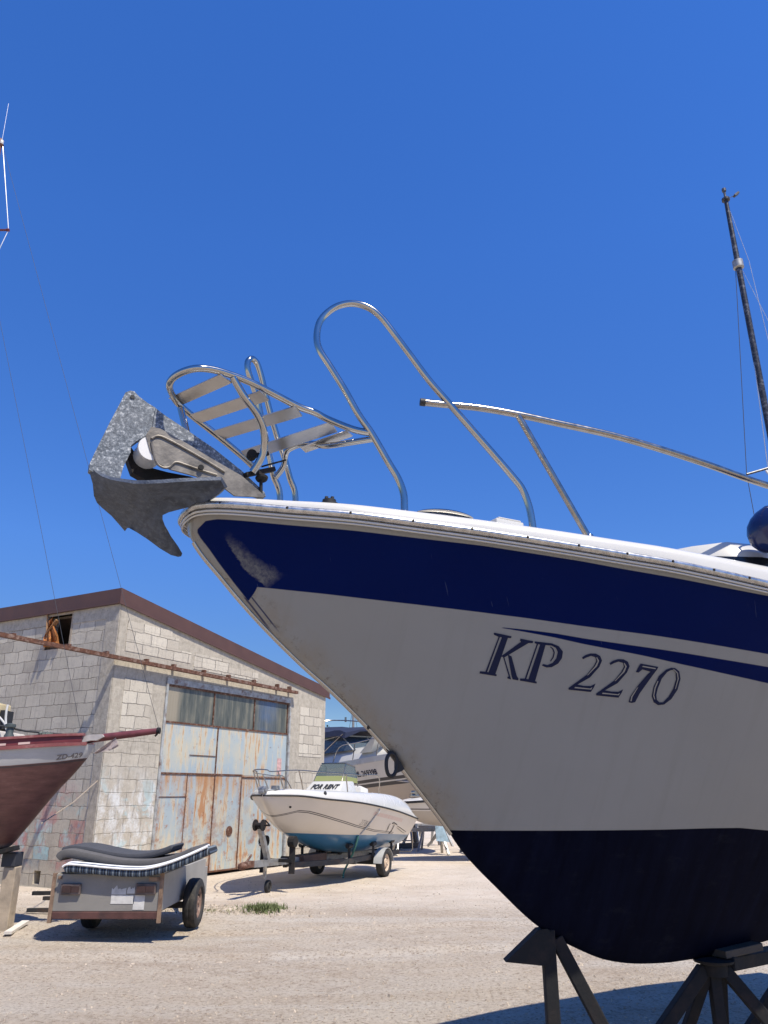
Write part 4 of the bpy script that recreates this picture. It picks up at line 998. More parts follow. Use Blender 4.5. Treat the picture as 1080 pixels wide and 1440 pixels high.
box(bm, (3.04, .002, .09), (3.068, .055, 2.89)); box(bm, (3.915, .0, .09), (3.945, .055, ZM-.016)); box(bm, (D0+.05, .001, .06), (D1-.04, .055, .092))
box(bm, (2.212, .006, .09), (2.232, .055, ZM-.016)); box(bm, (D0+.05, .002, 1.50), (2.21, .05, 1.515)); box(bm, (2.24, .006, 2.30), (3.03, .05, 2.312))
split_obj('door_bar', bm, m_rust, dr, True, sm=False)
bm = B(); lathe(bm, [(.10, 0), (.10, .012), (.02, .02)], (3.62, .008, .82), (0, -1, 0), 20); obj('round_plate', bm, m_rust, dr, True)
bm = B(); box(bm, (5.22, .012, 1.98), (5.38, .018, 2.34)); obj('faded_notice', bm, simple('faded_red_notice', (0.58, 0.36, 0.33), .8, var=.35, vs=14), dr, True, sm=False)
bm = B(); box(bm, (D0-.02, -.03, -.1), (D0+.038, .09, DT)); box(bm, (D1-.035, -.03, 0), (D1+.02, .09, DT-.2)); box(bm, (D0+.04, -.02, 3.64), (D1, .05, 3.755)); obj('door_frame', bm, simple('rusty_frame', (0.36, 0.37, 0.36), .8, var=.3, vs=9, dirt=(.14, .065, .04), ds=5, da=.95), wh, True, sm=False)
bm = B(); beam(bm, (-3.6, -.12, 3.965), (D1+.1, -.12, 3.90), 0.09, 0.066); bm2 = bm
for a in (-2.2, -1.1, -.25, .75, 1.5, 2.4, 3.2, 4.1, 5.0, 5.5): box(bm, (a-.03, -.09, 3.95), (a+.03, .01, 4.03))
obj('door_rail', bm, m_rust, wh, True, sm=False)
# rags hanging out of the little window
bm = B()
rag = [(66,868),(74,872),(80,878),(84,890),(84,906),(78,909),(68,908),(62,900),(62,888)]
sidep = lambda u, v, o: onP(u, v, C0 - UD*o, UD)
rings = []
for i in range(13):
    t = i/12; yy = 1.98 - .34*(1-abs(2*t-1)**2) - .1*t; rings.append(0)
bm = B(); ptsg = []
for j in range(10):
    row = []
    for i in range(9):
        a, b = i/8, j/9
        u = 62 + 22*a*(0.55+.45*b) + (6-8*b)*(1-a) + 1.5*math.sin(7*b+3*a); v = 873 + 37*b - 6*a*(1-b)
        row.append(bm.verts.new(sidep(u, v, 0.05 + .05*math.sin(5*a*3.14+b*2) + .05*math.sin(9*b+a*4))))
    ptsg.append(row)
for j in range(9):
    for i in range(8): bm.faces.new((ptsg[j][i], ptsg[j][i+1], ptsg[j+1][i+1], ptsg[j+1][i]))
g_ = bmesh.ops.solidify(bm, geom=bm.faces[:], thickness=0.01)
tag(obj('hanging_cloth', bm, m_orange), 'bundled orange cloth hanging out of the small upper shed window', 'cloth')
bm = B(); beam(bm, sidep(66, 892, .03), sidep(81, 872, .04), .09, .02); beam(bm, sidep(66, 908, .02), sidep(67, 862, .02), .05, .02); tag(obj('loose_boards', bm, simple('orange_wood', (.45, .25, .12), .8), sm=False), 'two orange brown boards stuck up in the small shed window', 'boards')

# ================================================================== UTILITY TRAILER WITH MATTRESSES
TX0, TX1, TY0, TY1, TZ0, TZ1 = -3.79, -2.53, 9.72, 11.95, .30, .712
tr = thing('utility_trailer', (-3.16, 10.8, 0), 'small grey box trailer loaded with old mattresses beside the shed', 'trailer')
m_tp = simple('grey_plywood_side', (0.235, 0.22, 0.195), .75, 0, .1, 3, bump=.12, bs=40, dirt=(.18, .165, .15), ds=5, da=.45)
m_tp2 = simple('pale_grey_sheet', (0.33, 0.315, 0.28), .6, 0, .08, 3, dirt=(.25, .23, .2), ds=4, da=.4)
bm = B(); box(bm, (TX0+.03, TY0, TZ0+.03), (TX1-.03, TY0+.025, TZ1)); bev(bm, .003, 1); obj('tailboard', bm, m_tp, tr, sm=False)
for x in (TX0, TX1-.025):
    bm = B(); box(bm, (x, TY0+.03, TZ0+.03), (x+.025, TY1, TZ1)); bev(bm, .003, 1); obj('side_panel', bm, m_tp2, tr, sm=False)
bm = B(); box(bm, (TX0+.03, TY1-.025, TZ0+.03), (TX1-.03, TY1, TZ1)); obj('front_panel', bm, m_tp, tr, sm=False)
bm = B(); box(bm, (TX0+.03, TY0+.03, TZ0+.03), (TX1-.03, TY1-.03, TZ0+.05)); obj('floor_panel', bm, m_tp, tr, sm=False)
bm = B(); box(bm, (TX0+.036, TY0-.010, TZ0-.05), (TX1-.036, TY0+.05, TZ0+.026)); bev(bm, .006, 1); obj('rear_bumper', bm, simple('rust_red_bumper', (.085, .035, .028), .6, var=.3, vs=8, dirt=(.03, .025, .025), ds=6), tr, sm=False)
m_cr = simple('rusty_corner_iron', (.26, .17, .11), .7, .1, .3, 9, dirt=(.09, .05, .035), ds=8, da=.8)
for x in (TX0-.006, TX1-.034):
    bm = B(); box(bm, (x, TY0-.012, TZ0-.09), (x+.04, TY0+.028, TZ1+.01)); obj('corner_post', bm, m_cr, tr, sm=False)
bm = B(); box(bm, (TX1-.16, TY0-.016, TZ1-.075), (TX1-.036, TY0-.002, TZ1-.03)); box(bm, (TX0+.06, TY0-.016, TZ1-.05), (TX0+.10, TY0-.002, TZ1-.02)); split_obj('latch', bm, m_cr, tr, sm=False)
m_tl = simple('brown_tail_light', (.045, .022, .02), .35, 0, .4, 14); m_tlf = simple('dull_light_frame', (.10, .075, .068), .6, 0, .3, 12)
for x0, x1 in ((TX0+.11, TX0+.335), (TX1-.30, TX1-.07)):
    bm = B(); box(bm, (x0, TY0-.035, .50), (x1, TY0-.002, .615)); bev(bm, .006, 1); tl = obj('tail_light', bm, m_tlf, tr, sm=False)
    bm = B(); box(bm, (x0+.02, TY0-.045, .525), (x0+.12, TY0-.036, .595)); box(bm, (x0+.124, TY0-.042, .528), (x1-.015, TY0-.036, .59)); obj('lens', bm, m_tl, tl, sm=False)
m_pp = simple('torn_white_paper', (.56, .545, .51), .8, 0, .12, 9, dirt=(.35, .33, .3), ds=7, da=.6)
bm = B(); r3 = random.Random(5)
def scrap(x0, x1, z0, z1, jag):
    n = 9; P = [V((x0, TY0-.004, z0)), V((x1, TY0-.004, z0))] + [V((x1+(x0-x1)*i/n, TY0-.004, z1 - jag*r3.random())) for i in range(n+1)]
    prism(bm, P, V((0, .003, 0)))
scrap(TX1-.575, TX1-.41, .50, .60, .05); scrap(TX1-.40, TX1-.31, .51, .585, .05); scrap(TX1-.575, TX1-.31, .405, .495, .006); scrap(TX1-.318, TX1-.19, .345, .495, .003)
split_obj('torn_notice', bm, m_pp, tr, sm=False)
bm = B(); beam(bm, (TX0+.2, TY0+.1, TZ0-.02), (TX0+.2, TY1, TZ0-.02), .06, .08); beam(bm, (TX1-.2, TY0+.1, TZ0-.02), (TX1-.2, TY1, TZ0-.02), .06, .08); beam(bm, (TX0-.05, 10.82, .26), (TX1+.05, 10.82, .26), .07, .07)
beam(bm, (TX0+.25, TY1, TZ0-.02), (-3.16, TY1+1.1, .36), .05, .06); beam(bm, (TX1-.25, TY1, TZ0-.02), (-3.16, TY1+1.1, .36), .05, .06); obj('chassis', bm, m_darkframe, tr, sm=False)
def wheel(par, c, ax, r, w, mt=m_tyre, mr=m_rim):
    c, ax = V(c), V(ax).normalized(); h = w/2
    bm = B(); lathe(bm, [(r*.60, -h*.7), (r*.66, -h*.95), (r*.85, -h), (r*.96, -h*.8), (r, -h*.45), (r*1.0, -h*.1), (r*.985, 0), (r*1.0, h*.1), (r, h*.45), (r*.96, h*.8), (r*.85, h), (r*.66, h*.95), (r*.60, h*.7)], c, ax, 32, False)
    t_ = obj('wheel', bm, mt, par)
    bm = B(); lathe(bm, [(.02, -h*.72), (r*.61, -h*.72), (r*.62, h*.72), (r*.56, h*.66), (r*.50, h*.40), (r*.30, h*.42), (r*.26, h*.62), (r*.10, h*.66), (r*.08, h*.8), (.004, h*.8)], c, ax, 28); obj('rim', bm, mr, t_)
    bm = B(); u = ax.orthogonal().normalized(); v_ = ax.cross(u)
    for k in range(5): a = 6.283*k/5; cyl(bm, c + (u*math.cos(a)+v_*math.sin(a))*r*.38 + ax*h*.40, c + (u*math.cos(a)+v_*math.sin(a))*r*.38 + ax*h*.56, .012, 8)
    split_obj('wheel_nut', bm, m_dark, t_)
wheel(tr, (TX1+.13, 10.80, .285), (1, 0, 0), .285, .17, mr=simple('rust_brown_rim', (.20, .12, .085), .7, 0, .3, 9, dirt=(.45, .4, .34), ds=9, da=.6)); wheel(tr, (TX0-.02+.15, 10.80, .285), (-1, 0, 0), .285, .17)
# bent flap of sheet at the front corner
bm = B(); box(bm, (TX1-.02, TY1+.003, .24), (TX1, TY1+.16, .60)); obj('mudguard', bm, m_tp2, tr, sm=False)
def mattress(name, px_top, Y0, Y1, th, mats, label, cat, tilt=0.0, r=0.03, group=None):
    """bent foam slab: its front upper edge follows px_top at depth Y0"""
    top = smooth([atY(u, v, Y0) for u, v in px_top], 5); rings = []
    for i, p in enumerate(top):
        d = (top[min(i+1, len(top)-1)] - top[max(i-1, 0)]).normalized(); n = V((-d.z, 0, d.x)); rr = r
        e = 1.0 if 0 < i < len(top)-1 else .8
        pr = []
        for (y, z) in ((rr, 0), (1-rr, 0), (1, -rr), (1, -1+rr), (1-rr, -1), (rr, -1), (0, -1+rr), (0, -rr)):
            pass
        Lw = Y1-Y0
        for y, z in ((rr, 0), (Lw-rr, 0), (Lw-rr*.3, -rr*.3), (Lw, -rr), (Lw, -th+rr), (Lw-rr*.3, -th+rr*.3), (Lw-rr, -th), (rr, -th), (rr*.3, -th+rr*.3), (0, -th+rr), (0, -rr), (rr*.3, -rr*.3)):
            zz_ = (-th/2) + (z+th/2)*e
            pr.append(p + n*zz_ + V((0, y, tilt*y)))
        rings.append(pr)
    bm = B(); loft(bm, rings)
    o = obj(name, bm, mats, ang=35); tag(o, label, cat, group); return o, top
mattress('mattress', [(86,1192),(100,1188.5),(122,1190),(150,1196),(178,1200),(205,1199),(228,1193),(240,1188.5),(244,1190)], 9.95, 10.5, .075, m_foam2, 'dark charcoal foam mattress curled on top of the trailer load', 'mattress', group='mattresses on the trailer')
mattress('mattress', [(77,1203),(85,1196),(100,1194),(130,1200),(165,1207),(200,1209),(230,1206),(255,1198),(270,1191)], 9.80, 10.7, .10, m_grey_foam, 'thick mid grey foam mattress folded in the middle of the trailer load', 'mattress', group='mattresses on the trailer')
def striped():
    t = NT('striped_ticking'); x, y, z = t.xyz()
    s = t.math('SINE', t.math('MULTIPLY', x, 210.0)); s2 = t.math('SINE', t.math('MULTIPLY', x, 83.0))
    c = t.mix(t.step(s, 0.1, .3), (.012, .017, .028), (.05, .075, .11)); c = t.mix(t.step(s2, .75, .1), c, (.18, .21, .23))
    return t.out(c, .85)
ms = striped()
o, top = mattress('mattress', [(88,1219),(96,1215.5),(120,1217),(150,1220),(180,1222),(205,1221.5),(230,1216),(255,1207),(278,1197),(292,1190.5)], 9.62, 10.08, .085, ms, 'blue striped mattress with white piping sagging over the trailer tailboard', 'mattress', group='mattresses on the trailer')
m_pip = simple('white_piping', (.80, .79, .76), .7, 0, .05)
bm = B(); tube(bm, [p + V((0, -.004, 0)) for p in top], .0115, 8); obj('piping', bm, m_pip, o)
bm = B(); tube(bm, [p + V((0, .10, .012)) for p in top], .0115, 8); obj('piping', bm, m_pip, o)

# ================================================================== WOODEN BOAT AT THE LEFT
WY = 10.5
wbow = atY(133, 1047, WY); wz = lambda u, v: atY(u, v, WY)
wo_ = thing('wooden_boat', (wbow.x, WY, 0), 'old wooden boat with maroon bottom, grey topside and red bulwark, bowsprit by the shed door', 'boat', R(180))
loc = lambda u, v: (wbow.x - wz(u, v).x, wz(u, v).z)
Z0w = curve([(0, wbow.z-.03)] + [loc(u, v) for u, v in [(124,1064),(105,1087),(80,1113),(55,1142),(30,1172),(8,1194)]] + [(1.9, .84), (3, .80), (7.4, .85)])
ZSw = curve([(0, wbow.z), (.35, 2.15), (.8, 2.10), (1.3, 2.055), (2.2, 2.0), (4, 1.97), (7, 2.1)])
HW = curve([(0, 0), (.02, .06), (.1, .16), (.3, .33), (.7, .58), (1.2, .80), (2, 1.02), (3.5, 1.15), (5.5, 1.05), (7.2, .75)])
wh_ = Hull(HW, ZSw, Z0w, 7.2, c=.03, pa=curve([(0, .8), (1, .62), (3, .5), (7, .55)]))
def wood_hull_mat():
    t = NT('painted_planking'); x, y, z = t.xyz()
    n = t.noise(5, 6, .7, t.sc((.35, 1, 3)))
    mar = t.ramp(n, [(.3, (.085, .034, .029)), (.6, (.135, .058, .048)), (.8, (.20, .115, .095))])
    gry = t.ramp(t.noise(2.5, 5, .6, t.sc((.5, 1, 2))), [(.3, (.40, .39, .37)), (.7, (.50, .49, .465))])
    zb = fcurve(t, x, [(0, 2.02), (.12, 2.0), (.35, 1.955), (.8, 1.90), (1.3, 1.86), (2.2, 1.82), (5, 1.8)], 5.0, 3.2)
    c = t.mix(t.step(z, zb, .008), mar, gry)
    c = t.mix(t.math('MULTIPLY', t.math('SUBTRACT', 1.0, t.math('ABSOLUTE', t.math('MULTIPLY', t.math('SUBTRACT', z, t.math('SUBTRACT', zb, .015)), 60.0)), clamp=True), .9), c, (.03, .028, .03))
    zl = t.math('SUBTRACT', zb, .93); c = t.mix(t.math('SUBTRACT', 1.0, t.math('ABSOLUTE', t.math('MULTIPLY', t.math('SUBTRACT', z, zl), 22.0)), clamp=True), c, (.20, .17, .16))
    pl = t.math('SINE', t.math('MULTIPLY', t.math('ADD', z, t.math('MULTIPLY', x, .07)), 48.0))
    return t.out(c, .55, 0, t.bump(t.math('POWER', t.math('ABSOLUTE', pl), .15), .15, .008))
bm = B(); wh_.build(bm, 70, 36, crown=.02); obj('hull', bm, wood_hull_mat(), wo_, True)
m_red = simple('red_bulwark_paint', (.19, .052, .05), .6, 0, .2, 7, dirt=(.34, .19, .17), ds=6, da=.6)
for sd in (1, -1):
    bm = B(); wh_.ribbon(bm, .12, 7, .035, .115, -.02, sd, 40, .03); bw = obj('bulwark', bm, simple('dark_red_paint', (.13, .02, .024), .5, 0, .2, 8), wo_, True)
    bm = B(); wh_.ribbon(bm, .10, 7, .112, .142, .012, sd, 40, .08); wh_.ribbon(bm, .06, 7, -.012, .030, .022, sd, 40, .04); obj('cap_rail', bm, m_red, bw, True)
    bm = B()
    for x in (.62, .86, 1.10, 1.36, 1.62, 1.9, 2.2): wh_.ribbon(bm, x, x+.115, .040, .066, -.012, sd, 4, .02)
    split_obj('scupper', bm, simple('pale_pink_wood', (.52, .38, .34), .7), bw, True)
m_oldw = simple('grey_painted_wood', (.40, .37, .345), .7, 0, .2, 8, bump=.2, bs=30)
bm = B(); prism(bm, [wz(u, v) for u, v in [(104,1045),(112,1041),(129,1034),(148,1033.5),(150,1037),(140,1042),(131,1042),(108,1049),(103,1048)]], V((0, -.12, 0))); obj('stem_knee', bm, m_oldw, wo_, sm=False)
bm = B(); r0, r1 = atY(146, 1037, WY-.03), atY(224, 1027.5, WY-.03); tube(bm, [atY(120, 1041, WY), r0, r0+(r1-r0)*.5, r1], [.045, .048, .045, .036], 12)
bs_ = obj('bowsprit', bm, simple('maroon_spar', (.13, .03, .034), .5, 0, .25, 12), wo_)
bm = B(); tube(bm, [r1-V((.03, 0, 0)), r1+V((.012, 0, 0))], .041, 12); tube(bm, [r1+V((-.02, 0, -.04)), r1+V((-.05, 0, -.07))], .012, 8); obj('spar_band', bm, m_dark, bs_)
bm = B(); g = []
for j in range(8):
    row = []
    for i in range(6):
        a, b = i/5, j/7
        u = 131 + 32*b + 4*a; v = 1059 - 22*b + (14*b+1.5)*a*(1 - .55*abs(b-.6)) ; row.append(bm.verts.new(atY(u, v, WY-.09 - .03*math.sin(6*a+4*b))))
    g.append(row)
for j in range(7):
    for i in range(5): bm.faces.new((g[j][i], g[j][i+1], g[j+1][i+1], g[j+1][i]))
bmesh.ops.solidify(bm, geom=bm.faces[:], thickness=.012); obj('torn_canvas', bm, simple('dirty_canvas', (.50, .43, .41), .9, 0, .12, 9), wo_)
s90, z90 = loc(89, 1069.5); s115, z115 = loc(115, 1065)
bm = B(); lettering(bm, 'ZD-429', lambda x, y: wh_.pt(s90 - .02 - x, z90 + (z115-z90)*x/max(.05, s90-s115) + y, 1, .006), .078, shear=.25, bold=.002)
obj('boat_number', bm, simple('faded_black_number', (.15, .13, .12), .7), wo_, True, sm=False)
# deck house and gear seen above the rail
bm = B(); rr_ = lambda x: ZSw(x)
hexa(bm, [V(q) for q in ((1.05,-.55,2.05),(3.6,-.75,2.0),(3.6,.55,2.0),(1.05,.40,2.05),(1.15,-.5,2.34),(3.6,-.7,2.46),(3.6,.5,2.46),(1.15,.36,2.34))]); bev(bm, .02); obj('deck_house', bm, simple('cream_paint', (.55, .50, .42), .6, 0, .12, 9, dirt=(.3, .26, .22), ds=9, da=.7), wo_, True, sm=False)
bm = B(); lathe(bm, [(.06, -.15), (.06, 0), (.045, .03), (.045, .09), (.065, .105), (.065, .14), (.02, .15)], V((.97, .36, 2.27)), (0, 0, 1), 16); obj('winch', bm, simple('green_grey_iron', (.075, .09, .085), .6, .2, .2, 12), wo_, True)
bm = B()
for k in range(16): ico(bm, (.52+.03*(k % 6)+random.uniform(-.02, .02), .20+.05*random.random(), 2.225+.035*(k//6)), .035, 1, jit=.2)
obj('rope_pile', bm, simple('dark_green_rope', (.10, .115, .10), .9, 0, .5, 30), wo_, True)
bm = B(); tube(bm, [V((1.4, .33, 2.45)), V((.8, .28, 2.33)), V((.35, .1, 2.30))], .012, 8); tube(bm, [V((.78, .26, 2.26)), V((.55, .24, 2.28)), V((.25, .12, 2.27))], .018, 8); obj('mooring_line', bm, m_black, wo_, True)
# mast with spreader, lamp and rigging (mostly outside the picture)
mt_t, mt_s = atY(1.0, 196, WY), atY(-24, 326, WY)
bm = B(); tube(bm, [V((mt_s.x, WY, 1.9)), V((mt_s.x, WY, mt_s.z)), V((mt_t.x, WY, mt_t.z))], [.065, .05, .035], 12); ms_ = obj('mast', bm, simple('varnished_mast', (.20, .07, .045), .4, 0, .2, 8), wo_)
bm = B(); e_ = atY(12, 323.5, WY); tube(bm, [V((mt_s.x-1*(e_.x-mt_s.x), WY, e_.z)), V((e_.x, WY, e_.z))], .018, 8); tube(bm, [V((e_.x-.03, WY, e_.z)), V((e_.x+.01, WY, e_.z))], .027, 8); obj('spreader', bm, simple('dark_red_spreader', (.12, .02, .025), .5), ms_)
bm = B(); l_ = atY(2.5, 200, WY); lathe(bm, [(.015, -.10), (.035, -.09), (.045, -.06), (.03, -.045)], l_, (0, 0, 1), 12); la = obj('lamp_base', bm, m_rust, ms_)
bm = B(); lathe(bm, [(.028, -.05), (.032, -.03), (.032, .03), (.02, .045)], l_, (0, 0, 1), 12); obj('masthead_lamp', bm, m_white, ms_)
bm = B(); tube(bm, [l_, l_ + V((-.03, 0, .9))], .003, 6); tube(bm, [atY(4, 206, WY), V((e_.x, WY, e_.z)), atY(-24, 398, WY), V((mt_s.x-.4, WY+.6, 2.1))], .008, 6); obj('shroud', bm, m_wire_pale, wo_)
bm = B(); tube(bm, [atY(4, 206, WY), V((r1.x, WY-.03, r1.z))], .0028, 6); tube(bm, [atY(-25, 325, WY), atY(116, 1040, WY)], .0028, 6); tube(bm, [atY(222, 1026, WY-.03), atY(136, 1034, WY)], .003, 6); obj('forestay', bm, m_wire, wo_)
# mooring rope from the stem to the wall, prop and packing
bm = B(); pa, pb = atY(58, 1158, WY), sidep(137, 1098, .02); tube(bm, [pa, (pa+pb)/2 - V((0, 0, .05)), pb], .008, 6); tag(obj('tie_rope', bm, m_wood_pale), 'thin tan rope from the wooden boat keel up to the shed corner', 'rope')
pp = onG(2, 1311)
bm = B(); box(bm, (pp.x-.09, WY-.02, 0), (pp.x+.07, WY+.16, .72)); bev(bm, .012); pr = obj('prop_post', bm, m_wood_pale, sm=False); tag(pr, 'pale timber post propping the maroon wooden boat at the left edge', 'post')
bm = B(); box(bm, (pp.x-.12, WY-.04, .723), (pp.x+.055, WY+.18, .885)); bev(bm, .01); tag(obj('packing_block', bm, simple('dark_block', (.03, .032, .04), .7), sm=False), 'dark square block on top of the pale timber post', 'block')
bm = B(); beam(bm, atY(-30, 1206, WY-.08), atY(24, 1192, WY-.08), .16, .055); bev(bm, .006); tag(obj('keel_plank', bm, m_dark, sm=False), 'dark plank end jutting out under the maroon keel at the left', 'plank')
bm = B(); beam(bm, onG(11, 1312, .02), onG(36, 1296, .05), .09, .03); tag(obj('loose_plank', bm, simple('sunbleached_plank', (.62, .57, .5), .8), sm=False), 'short bleached plank lying on the ground by the pale post', 'plank')
# machine with a white hose at the left edge
mc = atY(4, 1005, 11.6); mch = thing('site_machine', (mc.x, 11.6, 2.0), 'cream and yellow boxy machine with white hose, at left edge above the wooden boat', 'machine')
bm = B(); box(bm, (mc.x-.5, 11.5, mc.z-.12), (mc.x-.03, 11.9, mc.z+.16)); bev(bm, .02); obj('housing', bm, simple('cream_yellow_paint', (.62, .50, .28), .5, 0, .3, 3), mch, sm=False)
bm = B(); box(bm, (mc.x-.02, 11.55, mc.z-.2), (mc.x+.04, 11.85, mc.z+.06)); box(bm, (mc.x-.45, 11.52, mc.z-.34), (mc.x-.04, 11.88, mc.z-.123)); box(bm, (mc.x-.4, 11.6, .9), (mc.x-.3, 11.7, mc.z-.35)); obj('radiator', bm, m_black, mch, sm=False)
bm = B(); tube(bm, smooth([atY(-6, 1003, 11.45), atY(3, 1013, 11.44), atY(9, 1021, 11.43), atY(11.5, 1026, 11.43), atY(9, 1025, 11.43), atY(8, 1012, 11.44), atY(9, 1000, 11.44), atY(11, 991, 11.45)], 5), .016, 8); obj('hose', bm, m_white, mch)
# scrap steel frame on the ground behind the trailer
bm = B(); s_ = onG(30, 1293)
for dz, dy in ((.06, .4), (.26, .5), (.15, .9)): beam(bm, (s_.x-.1, s_.y+dy, dz), (s_.x+1.1, s_.y+dy-.25, dz+.04), .05, .05)
beam(bm, (s_.x+.3, s_.y+.2, .0), (s_.x+.3, s_.y+.9, .28), .05, .05); tag(obj('scrap_iron', bm, m_darkframe, sm=False), 'dark scrap steel frame lying between the pale post and the trailer', 'scrap')

# ================================================================== RENTAL BOAT ON ITS TRAILER
RB = V((-2.05, 13.80, 0)); ra = math.atan2(.93, .37); RBM = M.Translation(RB) @ M.Rotation(ra, 4, 'Z')
rent = thing('rental_boat', RB, 'small white open motorboat with blue bottom and for rent sign, on trailer by the shed', 'boat', ra)
HR = curve([(0, 0), (.02, .05), (.1, .14), (.25, .29), (.5, .50), (1, .77), (1.5, .93), (2.2, 1.03), (3.2, 1.07), (5, 1.0)])
ZR = curve([(0, 1.545), (.35, 1.54), (1, 1.475), (1.5, 1.44), (2.2, 1.38), (3.7, 1.22), (5, 1.05)])
Z0R = curve([(0, 1.53), (.06, 1.45), (.2, 1.34), (.37, 1.22), (.72, 1.0), (.98, .89), (1.39, .77), (1.82, .65), (2.26, .56), (3.56, .45), (5, .45)])
hr = Hull(HR, ZR, Z0R, 5.0, c=.05, cd=.05, pa=curve([(0, .85), (1, .72), (2.2, .55), (3.5, .42), (5, .36)]))
def rental_mat():
    t = NT('rental_hull_paint'); x, y, z = t.xyz()
    c = t.mix(t.ramp(t.noise(2, 4), [(.3, 0.), (.7, 1.)]), (.60, .55, .475), (.65, .595, .52))
    zb = fcurve(t, x, [(0, .98), (.8, .925), (1.5, .88), (2.2, .84), (3.2, .79), (3.25, .82), (5, .72)], 5, 3.2)
    zs_ = fcurve(t, x, [(0, 1.10), (.3, 1.18), (.62, 1.285), (.8, 1.27), (1.5, 1.13), (2.2, 1.0), (3.0, .885), (4.0, .80), (5, .76)], 5, 3.2)
    d = t.math('ABSOLUTE', t.math('SUBTRACT', z, zs_))
    on = t.math('SUBTRACT', 1.0, t.step(d, .016, .004)); inn = t.math('SUBTRACT', 1.0, t.step(d, .003, .004))
    st_ = t.math('MULTIPLY', on, t.math('SUBTRACT', 1.0, inn)); st_ = t.math('MULTIPLY', st_, t.math('SUBTRACT', 1.0, t.step(x, 4.0, .05)))
    c = t.mix(st_, c, (.025, .022, .03))
    blue = t.math('SUBTRACT', 1.0, t.step(z, zb, .006))
    bl = t.mix(t.ramp(t.noise(3, 5, .7, t.sc((.5, 1, 1))), [(.35, 0.), (.75, 1.)]), (.020, .115, .25), (.05, .18, .33))
    c = t.mix(blue, c, bl)
    ft = t.math('SUBTRACT', t.math('SUBTRACT', t.math('SUBTRACT', 1.625, t.math('MULTIPLY', x, .112)), .07), z)
    ban = t.math('MULTIPLY', t.math('MULTIPLY', t.step(ft, .02, .005), t.math('SUBTRACT', 1.0, t.step(ft, .085, .005))), t.math('MULTIPLY', t.step(x, 2.55, .05), t.math('SUBTRACT', 1.0, t.step(x, 4.1, .05))))
    c = t.mix(t.math('MULTIPLY', ban, t.ramp(t.noise(14, 4, .7, t.sc((1.5, 1, .3))), [(.4, .25), (.6, .6)])), c, (.55, .28, .22))
    return t.out(c, .3, 0, coat=.25)
bm = B(); hr.build(bm, 80, 44, deck=False); obj('hull', bm, rental_mat(), rent, True, ang=45)
bm = B(); rings = []
TK = curve([(0, .05), (.4, .10), (1, .14), (2, .19), (3, .27), (4.0, .31), (4.5, .26), (4.8, .14), (5, .05)])
CR = curve([(0, .03), (.6, .07), (1.5, .09), (2.4, .10), (2.6, .08), (2.65, .02), (5, -.02)])
for i in range(91):
    x = 5.0*(i/90)**1.4; H = HR(x); z = ZR(x); k = TK(x); r = []
    for sd in (-1, 1):
        q = [(H+.012, .0), (H+.008, k*.3), (H-.03*min(1, H*2), k*.62), (H-.07*min(1, H*2), k*.9), (H-.14*min(1, H*2), k), (max(H-.26, H*.55), k+.0), (max(H-.30, H*.5), k*1.0+CR(x)*.15), (H*.3, k*.6+CR(x)*.8 if x < 2.62 else k*.2)]
        r.append([V((x, sd*max(h, 0), z+dz)) for h, dz in q])
    rings.append(r[0] + r[1][::-1])
rings[0] = [V((-.02, p.y, p.z)) for p in rings[0]]
loft(bm, rings, closed=False, caps=False); dk = obj('deck', bm, m_white, rent, True, ang=50)
for sd in (-1, 1):
    bm = B(); hr.line(bm, .0, 5, -.002, .012, .016, sd, 60, 8); obj('rub_rail', bm, m_black, rent, True)
# cuddy front with the sign, windscreen, console and seat
bm = B(); hexa(bm, [V(q) for q in ((2.10,-.42,1.50),(3.0,-.48,1.40),(3.0,.48,1.40),(2.10,.42,1.50),(2.52,-.335,1.80),(2.95,-.38,1.80),(2.95,.38,1.80),(2.52,.335,1.80))]); bev(bm, .03); cud = obj('cuddy', bm, m_white, rent, True, sm=True)
bm = B()
def sign_fn(x, y):
    yy = .265 - x*1.0; h = y
    zz_ = 1.655 + h; xx = 2.10 + (zz_-1.50)*(.42/.30) - .014; return V((xx, yy, zz_ + .004))
lettering(bm, 'FOR RENT', sign_fn, .112, shear=.25, bold=.006, spacing=1.12)
obj('for_rent_sign', bm, m_black, cud, True, sm=False)
def glassmat(name, c, a):
    t = NT(name); t.set(t.p, 'Alpha', a); return t.out(c, .08)
m_wg = glassmat('smoky_windscreen', (.10, .13, .12), .55); m_wy = glassmat('yellow_green_tint', (.30, .32, .12), .8)
yb, yt_ = .31, .27
bm = B()
def pane(pts): prism(bm, [V(p) for p in pts], V((.006, 0, 0)))
pane([(2.60, yb, 1.90), (2.60, -yb, 1.90), (2.80, -yt_, 2.14), (2.80, yt_, 2.14)])
for s_ in (-1, 1): prism(bm, [V((2.63, s_*yb, 1.90)), V((3.15, s_*(yb+.06), 1.86)), V((3.12, s_*(yt_+.05), 2.08)), V((2.83, s_*yt_, 2.14))], V((0, .006, 0)))
ws = obj('windscreen', bm, m_wg, rent, True, sm=False)
bm = B(); pane([(2.53, yb+.01, 1.80), (2.53, -yb-.01, 1.80), (2.597, -yb, 1.897), (2.597, yb, 1.897)])
for s_ in (-1, 1): prism(bm, [V((2.55, s_*yb, 1.80)), V((3.15, s_*(yb+.06), 1.76)), V((3.15, s_*(yb+.06), 1.857)), V((2.63, s_*yb, 1.897))], V((0, .006, 0)))
obj('tint_band', bm, m_wy, ws, True, sm=False)
